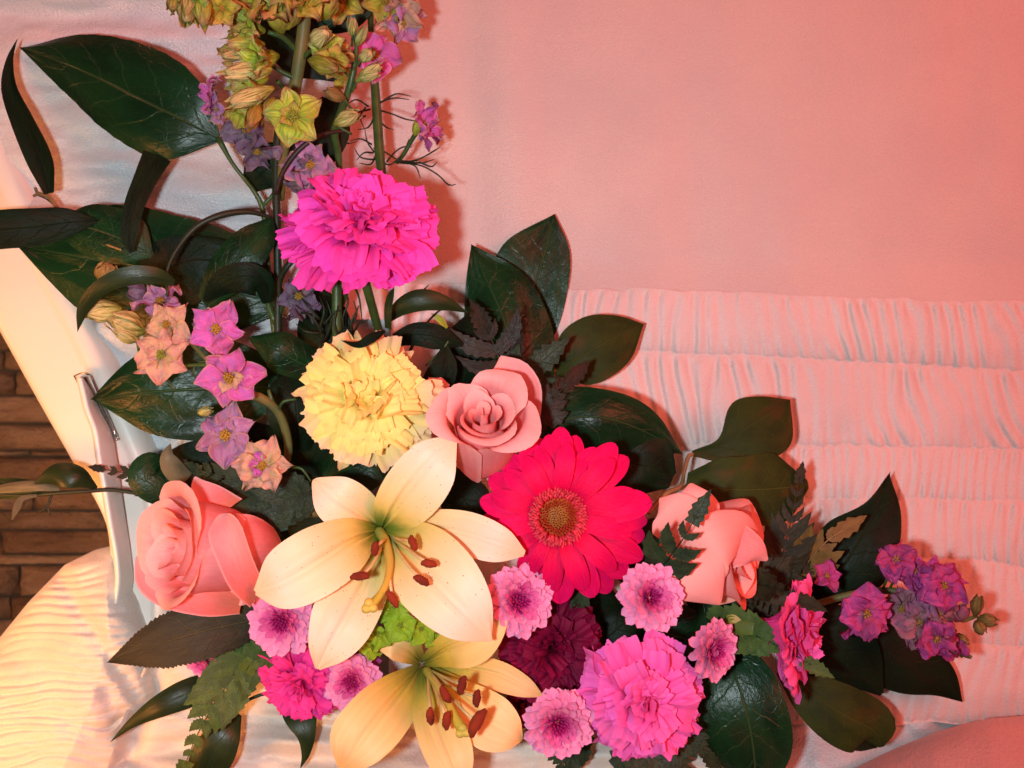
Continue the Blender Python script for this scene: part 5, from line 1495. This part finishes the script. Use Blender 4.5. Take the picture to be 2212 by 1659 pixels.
# lime bells between the lilies
bl = thing('bells_flower', 'bright lime green bell flower squeezed between the two lilies', 'flower', P(860, 1350, .61))
put('stem', ptube([(800, 1420, .64), (840, 1370, .62), (900, 1345, .615), (960, 1350, .62)], 6), M['stem'], bl)
for i, (u, v, d, ax, R) in enumerate([(866, 1350, .594, (.0, .2, 1), 44), (818, 1368, .598, (-.4, -.3, .8), 40), (848, 1316, .598, (.1, .5, .8), 40), (908, 1356, .600, (.5, -.1, .8), 40), (800, 1392, .606, (-.5, -.5, .7), 36), (940, 1366, .606, (.5, .1, .8), 36), (780, 1340, .61, (-.7, .4, .6), 34)]):
    floret(bl, P(u, v, d), ax, R * d / W, 'lime', seed=400 + i, eye='lk_eye_green', wilt=.15, petals=5, cup=.65, wide=1.35, name='bell', eyes=6)

# ---------------------------------------------------------------- gerbera
gb = thing('gerbera', 'crimson gerbera daisy with a brown eye in the middle of the bouquet', 'gerbera', P(1205, 1118, .605))
rr = random.Random(9)


def ray(u, v, w, d0, d1, lift, seed):
    cu, cv = 1205, 1117
    q0, q1 = .16, .6
    pts = [(lerp(cu, u, q0), lerp(cv, v, q0), d0), (lerp(cu, u, .42), lerp(cv, v, .42), lerp(d0, d1, .4) - lift), (lerp(cu, u, .72), lerp(cv, v, .72), lerp(d0, d1, .75) - lift), (u, v, d1)]
    put('petal', pblade(pts, [w * .40, w * .74, w * .86, w * .56], n=22, m=11, roundtip=.22, cup=.14, fold=.0, wave=(.03, 1, seed), bump=.025, seed=seed, ruffle=(.03, 2.5)), M['gerbera'], gb)


outer = [(1185, 938, 30), (1212, 922, 34), (1246, 940, 30), (1290, 968, 36), (1330, 958, 34), (1356, 986, 34), (1408, 1082, 40), (1398, 1125, 30), (1392, 1160, 34), (1388, 1208, 34), (1356, 1246, 34), (1318, 1280, 36),
         (1284, 1290, 34), (1212, 1304, 38), (1168, 1272, 34), (1122, 1240, 26), (1062, 1190, 36), (1034, 1134, 34), (1036, 1082, 32), (1056, 1030, 34), (1090, 985, 36), (1136, 955, 38), (1160, 945, 30)]
for i, (u, v, w) in enumerate(outer):
    ray(u, v, w, .606 + .002 * (i % 2), .602 + .006 * ((i * 7) % 3) / 2, .008, i)
innr = [(1228, 955, 24), (1164, 966, 24), (1262, 976, 24), (1326, 990, 28), (1372, 1062, 28), (1366, 1152, 26), (1330, 1234, 26), (1262, 1278, 28), (1190, 1284, 26), (1062, 1146, 26), (1060, 1068, 26), (1090, 1016, 26), (1132, 984, 26), (1146, 1240, 18)]
for i, (u, v, w) in enumerate(innr):
    ray(u, v, w, .600, .594 + .003 * (i % 3), .008, 40 + i)
k_ = .6 / W
frl, mids, core = [], [], []
for k in range(330):
    f = math.sqrt((k + .5) / 330)
    az = k * 2.39996
    r = f * 56
    u, v = 1205 + r * math.cos(az), 1117 + r * math.sin(az)
    hgt = .5905 - .006 * (1 - f**4) + .003 * math.exp(-(f / .3)**2)
    o_ = np.array([math.cos(az), 0, -math.sin(az)])
    if f > .66:
        c = P(u, v, hgt)
        frl.append(blade([c, c + o_ * 6 * k_ + np.array([0, -.0016, 0]), c + o_ * rr.uniform(9, 14) * k_ + np.array([0, -.0014 + rr.uniform(-.001, .001), 0])], [2.0 * k_, 2.9 * k_, .6 * k_], n=5, m=3, cup=.5, tilt=rr.uniform(-.9, .9), even=True))
    elif f > .42:
        mids.append(ellip(P(u, v, hgt), frame(unit(o_ * f * .8 + np.array([0, -1, 0]))), np.array([2.2, 2.2, 6.5 * rr.uniform(.7, 1.3)]) * k_, 6, 5))
    else:
        core.append(ellip(P(u, v, hgt), frame(unit(o_ * f * .6 + np.array([0, -1, 0]))), np.array([1.9, 1.9, 4.5 * rr.uniform(.7, 1.2)]) * k_, 6, 5))
put('floret_frill', frl, M['gerbera_frill'], gb, stuff=True)
put('floret_ring', mids, M['gerbera_eye'], gb, stuff=True)
put('flower_centre', core + [ellip(P(1205, 1117, .600), np.eye(3), np.array([56, 28, 56]) * k_, 16, 10)], M['gerbera_core'], gb, stuff=True)
put('stem', ptube([(1205, 1117, .612), (1195, 1130, .64), (1170, 1160, .69)], 8), M['stem'], gb)

# ---------------------------------------------------------------- roses
k_ = .6 / W
rose('salmon rose facing out, just above the large lily', 1042, 936, .600, (.04, .56, .83), 103 * k_, 250 * k_, seed=4, n=19, roll=.5, opened=1.0, wall_out=85, stem_end=(1040, 1010, .70), hw_out=74, lip=.84, roll_lip=120,
     extra=[([(1090, 950, .650), (1100, 870, .628), (1098, 806, .618), (1082, 768, .620)], [60, 70, 60, 16], 'rose', dict(cup=.15, roundtip=.35, bump=.03))])
rose('salmon rose on its side at the left, opening towards the stone wall', 440, 1190, .592, (-.66, .16, .72), 120 * k_, 240 * k_, seed=12, n=19, roll=2.1, opened=.85, lip=.82, roll_lip=110, wall_out=82, stem_end=(690, 1210, .66), hw_out=78,
     extra=[([(560, 1290, .580), (530, 1250, .566), (508, 1200, .558), (490, 1150, .560), (470, 1110, .572)], [26, 34, 36, 36, 12], 'rose', dict(cup=.5, roundtip=.2, tilt=.2, curl=.2)),
            ([(520, 1310, .604), (440, 1290, .590), (350, 1255, .590), (296, 1200, .60)], [16, 40, 46, 16], 'rose', dict(cup=.35, roundtip=.25)),
            ([(480, 1110, .610), (450, 1075, .606), (430, 1050, .606), (421, 1030, .61)], [52, 36, 18, 2], 'rose', dict(cup=.2)),
            ([(612, 1200, .612), (570, 1200, .586), (530, 1205, .572), (498, 1205, .572)], [60, 92, 100, 80], 'rose', dict(cup=-.42, roundtip=.2))])
rose('salmon rose seen from the side at the right, under the heart shaped leaves', 1535, 1190, .612, (.82, .02, .46), 94 * k_, 205 * k_, seed=23, n=16, roll=1.0, opened=.3, stem_end=(1420, 1190, .69), hw_out=80, mt='rose_pale',
     extra=[([(1440, 1230, .612), (1480, 1200, .580), (1540, 1160, .568), (1600, 1140, .58), (1640, 1150, .60)], [60, 90, 74, 50, 10], 'rose_pale', dict(wl=[50, 60, 56, 40, 10], cup=-.30, roundtip=.2)),
            ([(1440, 1160, .606), (1482, 1204, .572), (1520, 1256, .566), (1556, 1306, .576)], [66, 96, 74, 18], 'rose_pale', dict(wl=[50, 70, 58, 18], cup=-.22, roundtip=.25)),
            ([(1490, 1180, .610), (1470, 1130, .590), (1446, 1095, .588), (1424, 1076, .594)], [40, 64, 46, 8], 'rose_pale', dict(cup=-.15, roundtip=.2)),
            ([(1500, 1150, .606), (1500, 1100, .592), (1496, 1066, .592), (1492, 1044, .597)], [40, 54, 36, 4], 'rose_pale', dict(cup=-.2)),
            ([(1520, 1180, .600), (1580, 1176, .582), (1630, 1190, .58), (1658, 1210, .588)], [44, 52, 34, 4], 'rose', dict(cup=-.3)),
            ([(1540, 1290, .606), (1580, 1270, .60), (1610, 1240, .602), (1618, 1215, .606)], [20, 28, 22, 4], 'rose_pale', dict(cup=-.2))])
rz = thing('rose', 'rose petal tip showing between the yellow carnation and the front rose', 'rose', P(905, 950, .64), 'salmon roses')
put('petal', pblade([(930, 990, .648), (912, 962, .636), (895, 945, .634), (876, 936, .638)], [30, 30, 22, 4], n=18, m=11, cup=-.3, roundtip=.2), M['rose'], rz)
put('petal', pblade([(960, 850, .64), (938, 830, .632), (925, 815, .634)], [22, 20, 4], n=14, m=9, cup=-.3, roundtip=.3), M['rose_pale'], rz)

# ---------------------------------------------------------------- carnations
carnation('hot pink carnation, the highest large bloom, above the yellow one', 778, 505, .606, (.04, .66, .72), 134 * k_, 'hotpink', n=92, seed=3, spread=102, calyx=.62, stem_end=(830, 760, .69), squash=.95, ruf=.09, deep=.34)
carnation('yellow carnation with paler lemon outer petals', 800, 868, .606, (-.02, .12, 1), 117 * k_, 'yellow', n=84, seed=11, spread=104, mt_out='yellow_pale', stem_end=(810, 900, .70), ruf=.09, deep=.34)
carnation('dark burgundy carnation in the shade under the gerbera', 1190, 1395, .632, (.1, .1, 1), 100 * k_, 'burgundy', n=60, seed=17, spread=104, deep=.34, group='burgundy carnations')
carnation('sliver of burgundy carnation below the side petal of the golden lily', 1120, 1520, .655, (.2, -.2, 1), 66 * k_, 'burgundy', n=30, seed=18, spread=100, deep=.34, group='burgundy carnations')
carnation('bright pink ruffled carnation at the bottom, left of the large oval leaf', 1380, 1504, .596, (.05, .0, 1), 104 * k_, 'pink', n=88, seed=29, spread=104, ruf=.09, stem_end=(1392, 1500, .69), deep=.34)
carnation('pink carnation seen from the side at the right, fanning downward behind fern tips', 1676, 1366, .606, (.93, -.12, .34), 112 * k_, 'pink', n=40, seed=37, spread=66, wide=1.25, calyx=.5, ruf=.09, deep=.5)
carnation('magenta carnation at the lower left, below the left petal of the large lily', 652, 1468, .622, (-.15, -.15, 1), 76 * k_, 'magenta', n=60, seed=41, spread=100, ruf=.09, deep=.34)
carnation('purple ruffled blossom glimpsed between the two lilies', 780, 1392, .645, (0, 0, 1), 52 * k_, 'stock', n=24, seed=43, spread=96, deep=.34, group='purple blossoms')

# ---------------------------------------------------------------- chrysanthemums
for i, (lab, u, v, d, ax, R) in enumerate([
        ('button chrysanthemum half covered by the left petal of the large lily', 612, 1338, .606, (.05, .0, 1), 66),
        ('button chrysanthemum right of the large lily, touching the gerbera', 1114, 1296, .596, (.34, .10, 1), 70),
        ('button chrysanthemum between the gerbera and the right rose', 1400, 1292, .562, (.30, .34, 1), 68),
        ('smallest clear button chrysanthemum, turned right, above the large oval leaf', 1530, 1400, .596, (.62, -.06, .8), 64),
        ('lowest button chrysanthemum, left of the bright pink carnation', 1204, 1556, .586, (.08, -.14, 1), 71),
        ('shaded button chrysanthemum between the magenta carnation and the golden lily', 762, 1470, .616, (.0, .1, 1), 60),
        ('edge of a pink chrysanthemum peeking out below the serrated rose leaf', 452, 1425, .632, (-.5, -.5, .7), 46)]):
    mum(lab, u, v, d, ax, R * d / W, seed=500 + i, stem_end=(u + 0.3 * (1106 - u) * .3, v - 30, .69))

# ---------------------------------------------------------------- violet stock at the right
stk = thing('stock_flower', 'faded violet stock spray reaching right over the shirred cloth', 'flower', P(1880, 1290, .66))
put('stem', ptube([(1720, 1320, .676), (1780, 1300, .668), (1850, 1282, .66), (1910, 1276, .652), (1975, 1284, .648), (2030, 1310, .648), (2075, 1340, .648), (2110, 1330, .648)], [7, 8, 8, 8, 7, 6, 5, 4]), M['stem_olive'], stk)
put_each('stem', [ptube([(1905, 1276, .652), (1916, 1250, .648), (1918, 1222, .644)], 3), ptube([(1920, 1276, .652), (1932, 1248, .648), (1926, 1220, .646)], 3), ptube([(1960, 1282, .65), (1968, 1300, .646), (1990, 1310, .642)], 3.4), ptube([(1940, 1280, .65), (1950, 1310, .646), (1975, 1335, .642)], 3.4),
             ptube([(2010, 1300, .648), (2030, 1330, .644), (2040, 1360, .642)], 4), ptube([(2010, 1330, .646), (2044, 1390, .642), (2078, 1418, .645)], 4)], M['stem'], stk)
for i, (u, v, d, ax, R, mt, np_, wi) in enumerate([
        (1784, 1244, .640, (.2, .3, .9), 40, 'stock', 5, .5), (1870, 1322, .612, (.05, -.1, 1), 66, 'stock', 6, .45), (1862, 1330, .620, (.0, -.3, 1), 66, 'stock', 5, .5),
        (1936, 1212, .636, (-.3, .6, .7), 50, 'stock', 6, .6), (1972, 1234, .634, (.1, .4, .9), 50, 'stock', 6, .6), (2034, 1264, .616, (.15, .1, 1), 60, 'stock', 7, .5), (2040, 1256, .624, (.3, .3, .9), 58, 'stock', 6, .6), (2000, 1262, .632, (-.1, .2, 1), 48, 'stock', 6, .6),
        (1950, 1318, .636, (-.5, .2, .8), 54, 'stock_faded', 6, .6), (1985, 1342, .630, (-.1, -.3, .9), 58, 'stock_faded', 6, .6), (2024, 1330, .632, (.3, .0, .9), 50, 'stock_faded', 5, .6), (2022, 1376, .626, (.1, -.5, .8), 58, 'stock', 6, .6), (1990, 1376, .634, (-.3, -.5, .8), 48, 'stock_faded', 5, .6),
        (2060, 1408, .640, (.3, -.8, .5), 40, 'stock', 5, .7), (2050, 1330, .638, (.5, -.2, .7), 40, 'stock_faded', 5, .6)]):
    floret(stk, P(u, v, d), ax, R * .88 * d / W, mt, seed=600 + i, wilt=wi, petals=np_, cup=.25, wide=1.3, eyes=8, inner='stock' if i in (1, 5) else None)
for i, (u0, v0, u1, v1, r, mt) in enumerate([(2106, 1330, 2114, 1290, 14, 'bud_tan'), (2112, 1336, 2150, 1342, 15, 'bud_tan'), (2108, 1342, 2122, 1366, 14, 'bud_tan'), (2062, 1340, 2086, 1312, 16, 'stock_faded'), (2060, 1372, 2090, 1390, 12, 'bud_tan'), (2078, 1414, 2098, 1420, 5, 'bud_tan')]):
    bud(stk, P(u0, v0, .645), P(u1, v1, .636), r * .64 / W, mt, 60 + i)
